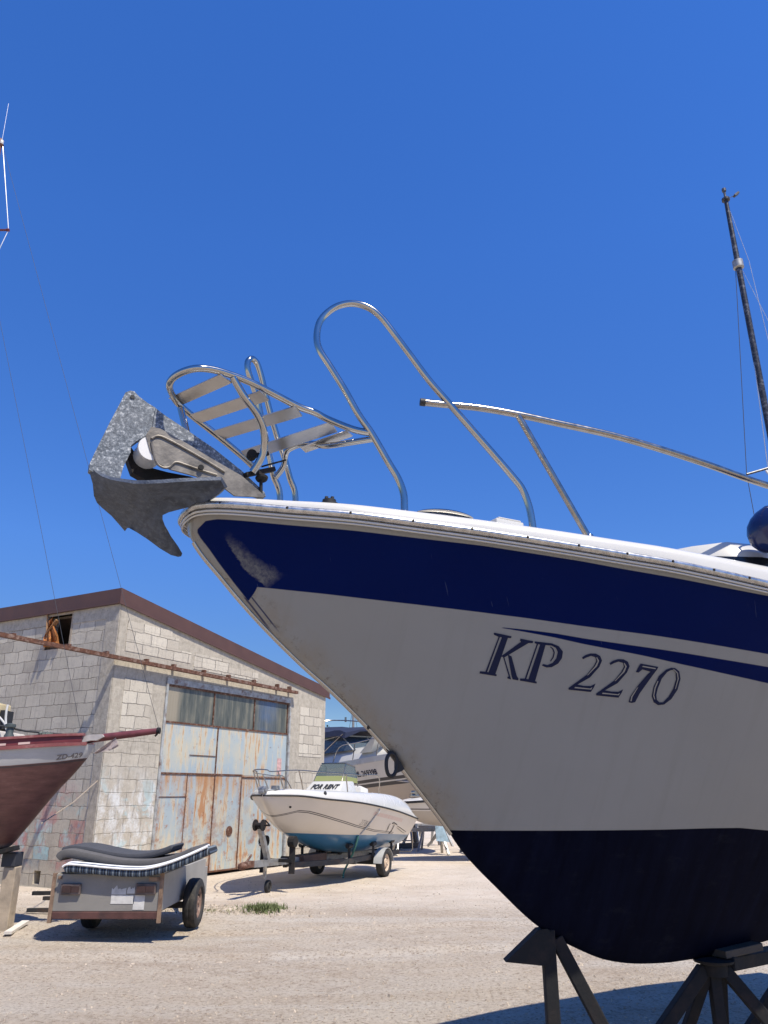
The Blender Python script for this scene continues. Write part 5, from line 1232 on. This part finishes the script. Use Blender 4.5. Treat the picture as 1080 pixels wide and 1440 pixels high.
bm = B(); tube(bm, [V((2.53, yb, 1.80)), V((2.80, yt_, 2.145)), V((2.80, -yt_, 2.145)), V((2.53, -yb, 1.80))], .011, 8); tube(bm, [V((2.80, -yt_, 2.145)), V((3.13, -yt_-.05, 2.08)), V((3.17, -yb-.06, 1.70))], .011, 8); tube(bm, [V((2.80, yt_, 2.145)), V((3.13, yt_+.05, 2.08)), V((3.17, yb+.06, 1.70))], .011, 8)
obj('windscreen_frame', bm, m_steel_old, ws, True)
bm = B(); hexa(bm, [V(q) for q in ((3.5,-.32,1.1),(3.95,-.32,1.1),(3.95,.32,1.1),(3.5,.32,1.1),(3.5,-.30,1.72),(3.9,-.30,1.66),(3.9,.30,1.66),(3.5,.30,1.72))]); bev(bm, .03); obj('helm_seat', bm, m_white_dirty, rent, True)
# bow rail
bm = B(); RL = []
for x, o in ((2.75, .02), (2.2, .10), (1.6, .10), (1.0, .08), (.5, .07), (.15, .05)): RL.append(V((x - .12, -(HR(x)-o), ZR(x)+TK(x)+.31 + .0*x)))
full = RL + [V((-.10, -.13, 1.945)), V((-.13, 0, 1.955)), V((-.10, .13, 1.945))] + [V((p.x, -p.y, p.z)) for p in reversed(RL)]
tube(bm, smooth([V((2.9, -(HR(2.9)-.12), ZR(2.9)+TK(2.9)))] + full + [V((2.9, HR(2.9)-.12, ZR(2.9)+TK(2.9)))], 4), .010, 8); br2 = obj('bow_rail', bm, m_steel_old, rent, True)
for sd in (-1, 1):
    for x in (.25, .55, 1.6):
        bm = B(); p = V((x-.12, sd*(HR(x)-.08), ZR(x)+TK(x)+.30)); tube(bm, [p, V((x+.08, sd*(HR(x+.1)-.15), ZR(x+.1)+TK(x+.1)-.01))], .011, 8); obj('stanchion', bm, m_steel_old, br2, True)
bm = B(); box(bm, (-.06, -.05, 1.57), (.28, .05, 1.63)); bev(bm, .01); cyl(bm, (.02, -.07, 1.64), (.02, .07, 1.64), .05, 14); box(bm, (.18, -.16, 1.64), (.30, -.06, 1.70)); obj('bow_roller', bm, m_galv_trailer, rent, True)
bm = B(); lathe(bm, [(.004, .012), (.028, .012), (.036, .004), (.036, -.01)], V((.95, -(HR(.95)-.03), ZR(.95)+.10)), (0, -1, .3), 16); obj('deck_filler', bm, m_black, rent, True)
bm = B(); lathe(bm, [(.004, .008), (.022, .006), (.024, -.01)], hr.pt(.45, 1.36, -1), (-.5, -1, 0), 14); obj('hull_fitting', bm, m_dark, rent, True)
bm = B(); lettering(bm, '2738 PL', lambda x, y: hr.pt(2.28 + x, 1.02 - x*.13 + y*1.0, -1, .006), .135, bold=-.002); obj('hull_number', bm, simple('grey_number', (.16, .15, .14), .5), rent, True, sm=False)
# brush-stroke emblem near the stern
bm = B()
def stroke(pts, wd):
    P = [hr.pt(a, b, -1, .006) for a, b in pts]; n = len(P); vv = []
    for i in range(n):
        d = (P[min(i+1, n-1)] - P[max(i-1, 0)]).normalized(); u_ = V((0, 1, 0)).cross(d).normalized(); w = wd*(.35 + .65*math.sin(math.pi*min(1, (i+.6)/(n))))
        vv.append((bm.verts.new(P[i]+u_*w), bm.verts.new(P[i]-u_*w)))
    for a, b in zip(vv, vv[1:]): bm.faces.new((a[0], a[1], b[1], b[0]))
stroke([(3.55, 1.0), (3.54, .95), (3.58, .90), (3.60, .84)], .018); stroke([(3.62, 1.0), (3.72, 1.01), (3.84, .985), (3.95, .965)], .014); stroke([(3.80, .97), (3.82, .90), (3.83, .84), (3.78, .80)], .020); stroke([(3.98, .94), (4.2, .90), (4.5, .84), (4.75, .79)], .008); stroke([(4.02, .905), (4.2, .865), (4.45, .81), (4.70, .765)], .006)
obj('emblem', bm, m_black, rent, True, sm=False)
bm = B(); tube(bm, [V((5.0, -.75, .80)), V((5.32, -.75, .78)), V((5.36, -.75, .72)), V((5.36, -.75, .42)), V((5.33, -.72, .37)), V((5.33, -.42, .37)), V((5.36, -.38, .42)), V((5.36, -.38, .72)), V((5.32, -.38, .78)), V((5.0, -.38, .80))], .014, 8); tube(bm, [V((5.36, -.75, .58)), V((5.36, -.38, .58))], .013, 8); obj('boarding_ladder', bm, m_steel_old, rent, True)
bm = B(); hexa(bm, [V(q) for q in ((5.02,-.12,.45),(5.35,-.10,.40),(5.35,.10,.40),(5.02,.12,.45),(5.02,-.17,1.35),(5.45,-.15,1.30),(5.45,.15,1.30),(5.02,.17,1.35))]); bev(bm, .04); obj('outboard_motor', bm, m_dark, rent, True)
bm = B(); tube(bm, smooth([V((2.75, -(HR(2.75)-.2), ZR(2.75)+TK(2.75)))] + [hr.pt(2.7 - .03*k, ZR(2.7) - .05 - .11*k, -1, .012) + V((0, -.0, 0)) for k in range(5)], 3), .014, 6); obj('tie_strap', bm, simple('pale_strap', (.5, .5, .47), .8), rent, True)
# the trailer under it
tl_ = thing('boat_trailer', RBM @ V((3.67, 0, 0)), 'dark two wheeled boat trailer with jockey wheel under the blue bottomed motorboat', 'trailer', ra)
L = lambda x, y, z: RBM @ V((x, y, z))
bm = B(); beam(bm, L(-.22, 0, .50), L(4.7, 0, .36), .09, .10); ch = obj('main_beam', bm, m_galv_trailer, tl_, sm=False)
bm = B()
for sd in (-1, 1): beam(bm, L(1.0, sd*.06, .40), L(2.3, sd*.55, .38), .07, .09); beam(bm, L(2.3, sd*.55, .38), L(4.9, sd*.58, .38), .07, .09)
beam(bm, L(2.6, -.6, .34), L(2.6, .6, .34), .08, .06); beam(bm, L(4.6, -.6, .34), L(4.6, .6, .34), .08, .06); beam(bm, L(3.67, -.7, .27), L(3.67, .7, .27), .09, .09); split_obj('chassis_bar', bm, m_darkframe, tl_, sm=False)
bm = B(); beam(bm, L(1.35, 0, .43), L(2.3, 0, .42), .26, .20); bev(bm, .01); obj('keel_block', bm, simple('brown_bearer', (.11, .065, .045), .85, 0, .3, 8), tl_, sm=False)
bm = B()
for x, w in ((2.5, .5), (3.4, .62), (4.4, .62)):
    for sd in (-1, 1): beam(bm, L(x, sd*w, .40), L(x, sd*w, .62), .05, .05); cyl(bm, L(x-.09, sd*w, .63), L(x+.09, sd*w, .63), .045, 12)
for x in (.95, 3.0, 4.5): cyl(bm, L(x, -.1, .49), L(x, .1, .49), .055, 14)
split_obj('keel_roller', bm, m_black, tl_, sm=False)
for sd in (-1, 1): wheel(tl_, L(3.67, sd*.74, .265), L(3.67, sd*5, 0) - L(3.67, 0, 0), .265, .17, mr=simple('cream_rim', (.55, .42, .30), .6, 0, .2, 9))
for sd in (-1, 1):
    bm = B(); rg_ = []
    for k in range(9):
        a = math.pi*(.02 + .96*k/8); rg_.append([L(3.67 - math.cos(a)*r_*(1.05 if abs(math.cos(a)) < .8 else 1.15), sd*yy, .25 + math.sin(a)*r_) for yy, r_ in ((.65, .285), (.83, .285), (.83, .293), (.65, .293))])
    loft(bm, rg_); obj('mudguard', bm, simple('grey_mudguard', (.42, .42, .41), .5, .2, .12, 6), tl_)
bm = B(); beam(bm, L(.30, 0, .50), L(-.02, 0, 1.04), .075, .075); obj('winch_post', bm, m_galv_trailer, tl_, sm=False)
bm = B(); lathe(bm, [(.09, -.08), (.09, -.065), (.04, -.06), (.04, .06), (.09, .065), (.09, .08)], L(-.05, 0, 1.08), L(0, 1, 0)-L(0, 0, 0), 18); cyl(bm, L(-.05, -.1, 1.08), L(-.05, -.2, 1.08), .015, 8); cyl(bm, L(-.05, -.2, 1.08), L(-.2, -.2, 1.16), .012, 8); obj('winch', bm, m_dark, tl_)
bm = B(); box(bm, (.0, 0, 0), (.0001, .0001, .0001)); bm.free()
jp = onG(371, 1256)
bm = B(); cyl(bm, (jp.x, jp.y, .22), (jp.x, jp.y, .98-.38), .032, 12); cyl(bm, (jp.x, jp.y, .55), (jp.x, jp.y, .74), .022, 12); cyl(bm, (jp.x, jp.y, .74), (jp.x-.12, jp.y, .76), .012, 8); beam(bm, (jp.x-.02, jp.y, .48), L(-.1, 0, .48), .06, .06); obj('jockey_stand', bm, m_galv_trailer, tl_)
wheel(tl_, (jp.x+.06, jp.y+.02, .10), (1, -.25, 0), .10, .07, mr=m_dark)
bm = B(); beam(bm, L(-.48, 0, .50), L(-.215, 0, .51), .09, .09); ico(bm, L(-.51, 0, .49), .06, 2, (1.3, 1, 1)); cyl(bm, L(-.40, 0, .54), L(-.25, 0, .64), .018, 8); obj('coupling', bm, m_rust, tl_)
bm = B(); beam(bm, L(.62, -.30, .50), L(.62, .30, .50), .1, .05); 
for sd in (-1, 1): beam(bm, L(.62, sd*.28, .30), L(.62, sd*.28, .78), .06, .1); cyl(bm, L(.62, sd*.28-.06, .80), L(.62, sd*.28+.06, .80), .09, 12)
split_obj('bow_guide', bm, m_dark, tl_, sm=False)
bm = B(); rp = [hr.pt(2.58, .78, -1, .03)]; rp = [RBM @ q for q in rp]; ge = onG(484, 1234)
tube(bm, smooth([rp[0] + V((0, 0, .05)), rp[0], rp[0]*.5 + V((ge.x, ge.y, .02))*.5 + V((.03, 0, .06)), V((ge.x, ge.y, .12)), V((ge.x-.02, ge.y-.03, .0))], 5), .020, 8)
tag(obj('green_rope', bm, m_rope), 'faded green rope hanging from the rental boat side to the ground', 'rope')

# ================================================================== CRUISER BEHIND
CB = V((1.75, 18.4, 0)); ca = math.atan2(.804, -.595)
cr = thing('cruiser_boat', V((CB.x*1.2, CB.y*1.2, EYE*(1-1.2))), 'white cabin cruiser with navy canopy and dark side stripes behind the rental boat', 'boat', ca)
cr.scale = (1.2, 1.2, 1.2)
HC = curve([(0, 0), (.03, .14), (.15, .36), (.5, .68), (1, .92), (1.6, 1.08), (2.6, 1.2), (6.6, 1.15)])
ZC = curve([(0, 2.47), (.6, 2.40), (1.3, 2.32), (2.8, 2.19), (4.2, 2.12), (6.6, 2.08)])
Z0C = curve([(0, 2.44), (.4, 2.0), (.8, 1.6), (1.3, 1.2), (1.9, .92), (2.6, .80), (6.6, .78)])
hc = Hull(HC, ZC, Z0C, 6.6, c=.05, cd=.04, pa=curve([(0, .85), (1.5, .65), (3, .45), (6, .36)]))
def cruiser_mat():
    t = NT('cruiser_paint'); x, y, z = t.xyz()
    k = t.math('SUBTRACT', fcurve(t, x, [(0, 2.47), (.6, 2.40), (1.3, 2.32), (2.8, 2.19), (4.2, 2.12), (5, 2.1)], 5, 3.2), z)
    def band(a, b): return t.math('MULTIPLY', t.step(k, a, .004), t.math('SUBTRACT', 1.0, t.step(k, b, .004)))
    c = t.mix(t.ramp(t.noise(2, 4), [(.3, 0.), (.7, 1.)]), (.60, .585, .56), (.66, .64, .61))
    c = t.mix(t.step(k, .52, .01), c, (.50, .42, .34))
    c = t.mix(band(.36, .43), c, (.012, .015, .03)); c = t.mix(band(.46, .54), c, (.012, .015, .03))
    return t.out(c, .3, 0, coat=.2)
bm = B(); hc.build(bm, 60, 36, crown=.06); obj('hull', bm, cruiser_mat(), cr, True, ang=45)
for sd in (1, -1):
    bm = B(); hc.ribbon(bm, .02, 6.6, .0, .13, .015, sd, 50, .2); obj('gunwale', bm, m_white, cr, True)
bm = B(); lettering(bm, 'ML 269398', lambda x, y: hc.pt(2.62 - x, ZC(2.62 - x) - .27 + y, 1, .006), .17, bold=.004); obj('registration_number', bm, m_navy_ink, cr, True, sm=False)
bm = B(); rings = []
for x, w, h in ((.9, .25, .10), (1.5, .55, .20), (2.4, .80, .33), (3.2, .88, .42), (3.9, .9, .46), (6.2, .92, .36)):
    z = ZC(x) + .1; rings.append([V((x, s_*w*a, z + h*b)) for s_, a, b in ((-1, 1.1, -.1), (-1, 1, .5), (-1, .85, .9), (-1, .4, 1.05), (1, .4, 1.05), (1, .85, .9), (1, 1, .5), (1, 1.1, -.1))])
loft(bm, rings); obj('cabin', bm, m_white, cr, True)
bm = B(); m_cg = glassmat('cruiser_glass', (.10, .13, .16), .75)
prism(bm, [V((3.1, -.85, 2.60)), V((3.1, .85, 2.60)), V((3.75, .78, 2.98)), V((3.75, -.78, 2.98))], V((.008, 0, 0)))
for s_ in (-1, 1): prism(bm, [V((3.12, s_*.86, 2.60)), V((5.0, s_*.98, 2.52)), V((4.9, s_*.9, 2.84)), V((3.77, s_*.79, 2.98))], V((0, .008, 0)))
ws2 = obj('windscreen', bm, m_cg, cr, True, sm=False)
bm = B()
for s_ in (-1, 1): tube(bm, [V((3.1, s_*.85, 2.60)), V((3.75, s_*.78, 2.985)), V((4.9, s_*.9, 2.85)), V((5.0, s_*.98, 2.50))], .018, 8)
tube(bm, [V((3.75, -.78, 2.985)), V((3.75, .78, 2.985))], .018, 8); tube(bm, [V((3.1, 0, 2.6)), V((3.75, 0, 2.985))], .014, 8); obj('windscreen_frame', bm, m_white, ws2, True)
bm = B(); rings = []
for i in range(12):
    x = 3.3 + 3.0*i/11; s_ = .04*math.sin(i*1.3); z = 3.02 + .12*math.sin(math.pi*i/11) + s_
    rings.append([V((x, y, z + .10*(1-(y/1.0)**2) + dz)) for y, dz in ((-1.0, -.14), (-.95, 0), (-.5, .03), (0, .04), (.5, .03), (.95, 0), (1.0, -.14), (.5, -.02), (0, -.01), (-.5, -.02))])
loft(bm, rings); cn = obj('canopy', bm, m_canvas_navy, cr, True)
bm = B()
for s_ in (-1, 1):
    for x0, x1 in ((5.0, 3.4), (5.0, 4.9), (5.05, 6.2)): tube(bm, [V((x0, s_*1.05, 2.2)), V((x1, s_*.98, 3.0))], .014, 6)
obj('canopy_frame', bm, m_steel_old, cn, True)
bm = B(); prism(bm, [V((5.2, 1.0, 2.35)), V((6.2, 1.0, 2.3)), V((6.2, .95, 2.9)), V((5.3, .95, 2.9))], V((0, .02, 0))); prism(bm, [V((5.2, -1.0, 2.35)), V((6.2, -1.0, 2.3)), V((6.2, -.95, 2.9)), V((5.3, -.95, 2.9))], V((0, .02, 0))); obj('side_curtain', bm, m_canvas_navy, cn, True, sm=False)
bm = B(); hexa(bm, [V(q) for q in ((2.35,.45,2.52),(2.75,.5,2.50),(2.75,.9,2.50),(2.35,.85,2.52),(1.95,.5,2.93),(2.0,.5,2.95),(2.0,.95,2.95),(1.95,.95,2.93))]); obj('open_hatch', bm, m_white, cr, True, sm=False)
bm = B()
for sd in (-1, 1):
    R_ = [V((x, sd*(HC(x)-.12), ZC(x)+.62 - .03*x)) for x in (3.4, 2.6, 1.8, 1.0, .4, .1)]; tube(bm, smooth([V((3.7, sd*(HC(3.7)-.1), ZC(3.7)+.1))] + R_ + [V((-.15, 0, 3.07))], 4), .013, 8)
    for x in (2.7, 1.8, .9, .3): tube(bm, [V((x, sd*(HC(x)-.12), ZC(x)+.6-.03*x)), V((x+.1, sd*(HC(x+.1)-.12), ZC(x+.1)+.1))], .012, 6)
obj('bow_rail', bm, m_steel_old, cr, True)
bm = B(); tube(bm, smooth([V((4.9, -.8, 3.12)), V((4.6, -.75, 3.42)), V((4.6, .75, 3.42)), V((4.9, .8, 3.12))], 5), .016, 8); tube(bm, [V((4.6, .1, 3.42)), V((4.6, .1, 3.55))], .03, 8); obj('roof_rail', bm, m_steel_old, cr, True)
bm = B(); CM = M.Translation(V((CB.x*1.2, CB.y*1.2, EYE*(1-1.2)))) @ M.Rotation(ca, 4, 'Z') @ M.Scale(1.2, 4)
for x in (2.8, 5.2):
    beam(bm, V((x, -1.0, .33)), V((x, 1.0, .33)), .12, .12)
    for sd in (-1, 1): beam(bm, V((x, sd*.9, .40)), V((x, sd*.75, 1.15)), .07, .07)
    box(bm, (x-.12, -.2, .392), (x+.12, .2, .78))
bm.transform(CM); cd_ = obj('boat_cradle', bm, m_darkframe, sm=False); tag(cd_, 'dark steel cradle holding up the white cabin cruiser', 'cradle')

# ================================================================== SMALL BOAT FURTHER RIGHT
b3 = ray(561, 1127); P3 = atY(561, 1127, 22.0)
sb = thing('small_boat', (P3.x*.93, 22.0*.93, EYE*.07), 'small white boat bow with black fender strip seen beside the big hull stem, on trestles', 'boat', math.atan2(.3, .95))
sb.scale = (.93, .93, .93)
H3 = curve([(0, 0), (.03, .15), (.2, .42), (.7, .75), (1.5, .95), (4.6, .95)]); Z3 = curve([(0, 1.36), (1, 1.42), (2, 1.40), (4.6, 1.3)]); Z03 = curve([(0, 1.33), (.15, 1.15), (.4, .92), (.8, .78), (1.6, .70), (4.6, .66)])
h3 = Hull(H3, Z3, Z03, 4.6, c=.05, cd=.05, pa=curve([(0, .75), (1.5, .5), (4, .4)]))
def small_mat():
    t = NT('small_boat_paint'); x, y, z = t.xyz()
    c = t.mix(t.step(z, 1.12, .01), (.42, .38, .33), (.60, .58, .55)); k = t.math('ABSOLUTE', t.math('SUBTRACT', z, 1.17)); c = t.mix(t.math('SUBTRACT', 1.0, t.step(k, .012, .004)), c, (.03, .03, .04))
    return t.out(c, .35)
bm = B(); h3.build(bm, 40, 26, crown=.10); obj('hull', bm, small_mat(), sb, True, ang=45)
for sd in (-1, 1):
    bm = B(); h3.ribbon(bm, .02, 4.6, -.06, .0, .03, sd, 40, .05); obj('fender_strip', bm, m_black, sb, True)
bm = B(); box(bm, (.35, -.12, 1.47), (.62, .12, 1.53)); bev(bm, .01); cyl(bm, (.45, -.15, 1.58), (.45, .15, 1.58), .06, 14); lathe(bm, [(.05, 0), (.05, .08), (.02, .1)], (.62, 0, 1.5), (0, 0, 1), 12); obj('windlass', bm, m_steel_old, sb, True)
bm = B(); hexa(bm, [V(q) for q in ((1.5,-.6,1.45),(3.4,-.7,1.4),(3.4,.7,1.4),(1.5,.6,1.45),(2.0,-.5,1.75),(3.3,-.55,1.8),(3.3,.55,1.8),(2.0,.5,1.75))]); bev(bm, .05); obj('cabin', bm, m_white, sb, True)
bm = B()
for s_, e_ in ((0, 1), (.25, .9), (.5, 1)): pass
tube(bm, smooth([V((2.2, -.85, 1.40)), V((1.5, -.85, 1.80)), V((.6, -.6, 1.85)), V((-.05, 0, 1.88)), V((.6, .6, 1.85)), V((1.5, .85, 1.80)), V((2.2, .85, 1.40))], 5), .012, 8); obj('bow_rail', bm, m_steel_old, sb, True)
bm = B(); box(bm, (1.15, 20.75, 0), (1.45, 21.1, .60)); box(bm, (2.2, 21.1, 0), (2.5, 21.45, .60)); split_blocks = bm
for o_b, lb_ in ((0, 'dark keel block under the small white boat, nearer its bow'), (1, 'dark keel block under the small white boat, farther aft')):
    bb_ = B(); x_ = 2.15 + 1.05*o_b; y_ = 20.75 + .35*o_b; box(bb_, (x_, y_, 0), (x_+.28, y_+.35, .70)); bev(bb_, .015); tag(obj('keel_block', bb_, m_darkframe, sm=False), lb_, 'block')
bm.free()
# trestles: one built, the others copied
def trestle(loc, label):
    t = thing('trestle', loc, label, 'trestle', .2, 'steel trestles in the yard behind')
    bm = B(); beam(bm, V((-.75, 0, .62)), V((.75, 0, .62)), .09, .10); obj('top_bar', bm, m_galv_trailer, t, True, sm=False)
    for x in (-.6, .6):
        for sd in (-1, 1):
            bm = B(); beam(bm, V((x, 0, .58)), V((x+.12*(1 if x > 0 else -1), sd*.34, 0)), .06, .06, up=(1, 0, 0)); obj('leg', bm, m_galv_trailer, t, True, sm=False)
    return t
t0 = trestle((.98, 22.9, 0), 'grey steel trestle nearest, behind the small white boat bow')
for lc, rz_, lb in (((1.75, 24.2, 0), -.2, 'grey steel trestle standing behind the nearest trestle'), ((1.35, 26.0, 0), .5, 'grey steel trestle farthest back, half hidden by the other trestles'), ((2.9, 23.3, 0), .1, 'grey steel trestle farthest right, hidden behind the navy hull')):
    copy_tree(t0, lc, rz_, lb)
bm = B(); prism(bm, [V((1.42, 22.6, .35)), V((1.78, 22.65, .32)), V((1.50, 22.75, .98)), V((1.38, 22.75, .98))], V((0, .04, 0))); tag(obj('leaning_board', bm, simple('blue_white_board', (.30, .42, .52), .7, 0, .5, 4), sm=False), 'pale blue board leaning on the trestles beside the navy hull', 'board')
r5 = random.Random(8)
for k in range(7):
    bm = B(); x, y = r5.uniform(.7, 2.4), r5.uniform(25.5, 28.0); z = r5.uniform(.2, .5); beam(bm, (x, y, 0.03), (x+r5.uniform(-.5, .5), y+r5.uniform(-.3, .3), z*2), .06, .06)
    tag(obj('scrap_bar', bm, m_galv_trailer, sm=False), 'grey steel bar in the jumble far behind the trestles', 'scrap bar', 'loose bars behind the trestles')

# ================================================================== TREES AND FAR MASTS
def leaf_mat(name, c):
    t = NT(name); return t.out(t.ramp(t.noise(.9, 5, .7), [(.3, tuple(k*.55 for k in c)), (.7, tuple(k*1.4 for k in c))]), .8)
m_leaf = leaf_mat('dark_leaves', (.045, .065, .030)); m_bark = simple('bark', (.12, .09, .07), .9, bump=.4, bs=12)
def tree(x, y, h, w, label, seed, n=2600):
    rd = random.Random(seed); t = thing('tree', (x, y, 0), label, 'tree')
    bm = B(); tube(bm, smooth([V((0, 0, 0)), V((.1, .05, h*.3)), V((0, .1, h*.6)), V((.1, 0, h*.85))], 4), [h*.035*(1-.8*i/12) for i in range(13)], 8)
    for k in range(6):
        a = k*1.1; b0 = V((0, .05, h*(.3+.07*k))); tube(bm, [b0, b0 + V((math.cos(a)*w*.3, math.sin(a)*w*.3, h*.14))], [h*.014, h*.005], 6)
    obj('trunk', bm, m_bark, t, True)
    bm = B(); cl = [(rd.gauss(0, w*.27), rd.gauss(0, w*.27), h*rd.uniform(.35, .95), w*rd.uniform(.12, .24)) for _ in range(26)]
    for k in range(n):
        cx, cy, cz, cr_ = cl[k % 26]; d = V((rd.gauss(0, 1), rd.gauss(0, 1), rd.gauss(0, 1))).normalized()*cr_*rd.random()**.4; s = h*.022
        p = V((cx, cy, min(cz, h*.97))) + d; u_ = V((rd.gauss(0, 1), rd.gauss(0, 1), rd.gauss(0, .6))).normalized(); v_ = u_.orthogonal().normalized()
        bm.faces.new([bm.verts.new(p + u_*s), bm.verts.new(p + v_*s*.6), bm.verts.new(p - u_*s), bm.verts.new(p - v_*s*.6)])
    obj('crown', bm, m_leaf, t, True, sm=False)
tree(-.35, 52, 6.1, 3.6, 'dark green bushy tree behind the cruiser, right of the far mast', 1)
tree(-4.0, 50, 5.4, 2.4, 'small dark tree peeping out right beside the shed wall', 2)
tree(4.5, 58, 7.0, 5.0, 'tall dark tree farthest right behind the big boat', 3)
tree(-1.9, 60, 4.6, 2.6, 'low dark tree far behind between the shed and the far mast', 4)
fm = atY(497, 1000, 44.0)
ft = thing('far_mast', (fm.x, 44, 0), 'thin bare grey mast far off above the navy canopy', 'mast')
bm = B(); tube(bm, [V((fm.x, 44, 0)), V((fm.x, 44, fm.z+.4))], [.085, .065], 10); obj('pole', bm, simple('grey_mast', (.22, .21, .20), .5, .3), ft)
bm = B(); tube(bm, [V((fm.x, 44, fm.z+.3)), V((fm.x-1.1, 44, 0))], .012, 6); tube(bm, [V((fm.x, 44, fm.z+.3)), V((fm.x+1.1, 44, 0))], .012, 6); obj('stay', bm, m_wire, ft)
# sailing boat hidden by the big hull, its mast standing above
SY = 16.0; sp = lambda u, v: atY(u, v, SY)
mt = sp(1021, 283); ms0 = V((mt.x, SY, 1.9))
sail = thing('sailing_boat', (mt.x, SY, 0), 'sailing boat whose tall dark mast and stays rise at the right edge', 'boat', R(20))
hs_ = Hull(curve([(0, 0), (.5, .4), (2, 1.0), (4, 1.2), (7, .8)]), curve([(0, 2.0), (3, 1.85), (7, 1.9)]), curve([(0, 1.95), (.8, 1.3), (2, .9), (7, 1.1)]), 7.0, c=.03)
bm = B(); hs_.build(bm, 30, 16); bm.transform(M.Translation((-2.8, 0, 0))); obj('hull', bm, m_white_dirty, sail, True)
bm = B(); box(bm, (-.8, -.08, 0), (1.6, .08, 1.0)); obj('keel', bm, m_darkframe, sail, True, sm=False)
bm = B(); md = sp(1040, 372); tube(bm, [ms0, V((mt.x, SY, md.z)), V((mt.x, SY, mt.z))], [.08, .07, .05], 12); mst = obj('mast', bm, m_mast_dark, sail)
bm = B(); lathe(bm, [(.03, .0), (.10, .02), (.10, .08), (.03, .10), (.03, .30), (.055, .32), (.055, .40), (.02, .42)], V((mt.x, SY, mt.z)), (0, 0, 1), 12); tube(bm, [V((mt.x, SY, mt.z+.05)), V((mt.x+.3, SY, mt.z+.22))], .008, 6); beam(bm, V((mt.x+.24, SY, mt.z+.17)), V((mt.x+.36, SY, mt.z+.27)), .10, .05); obj('masthead_gear', bm, m_mast_dark, mst)
bm = B(); lathe(bm, [(.10, -.12), (.13, -.1), (.13, .1), (.10, .12)], V((mt.x, SY, sp(1037, 372).z)), (0, 0, 1), 12); obj('mast_band', bm, m_galv_trailer, mst)
s0_, s1_ = sp(1050, 667), sp(1086, 655); bm = B(); tube(bm, [s0_, V((mt.x, SY, s1_.z))], .028, 8); tube(bm, [V((mt.x, SY, s1_.z)), V((2*mt.x-s0_.x, SY, s0_.z))], .028, 8); obj('spreader', bm, m_mast_dark, mst)
bm = B(); tube(bm, [sp(1034, 372), s0_, sp(1069, 770)], .0075, 6); obj('shroud', bm, m_wire, sail)
bm = B(); tube(bm, [sp(1024, 290), sp(1053, 366), sp(1100, 560)], .0075, 6); tube(bm, [sp(1038, 372), sp(1062, 520), sp(1080, 660)], .010, 6); tube(bm, [sp(1040, 372), sp(1090, 470)], .006, 6); obj('stay', bm, m_wire_pale, sail)
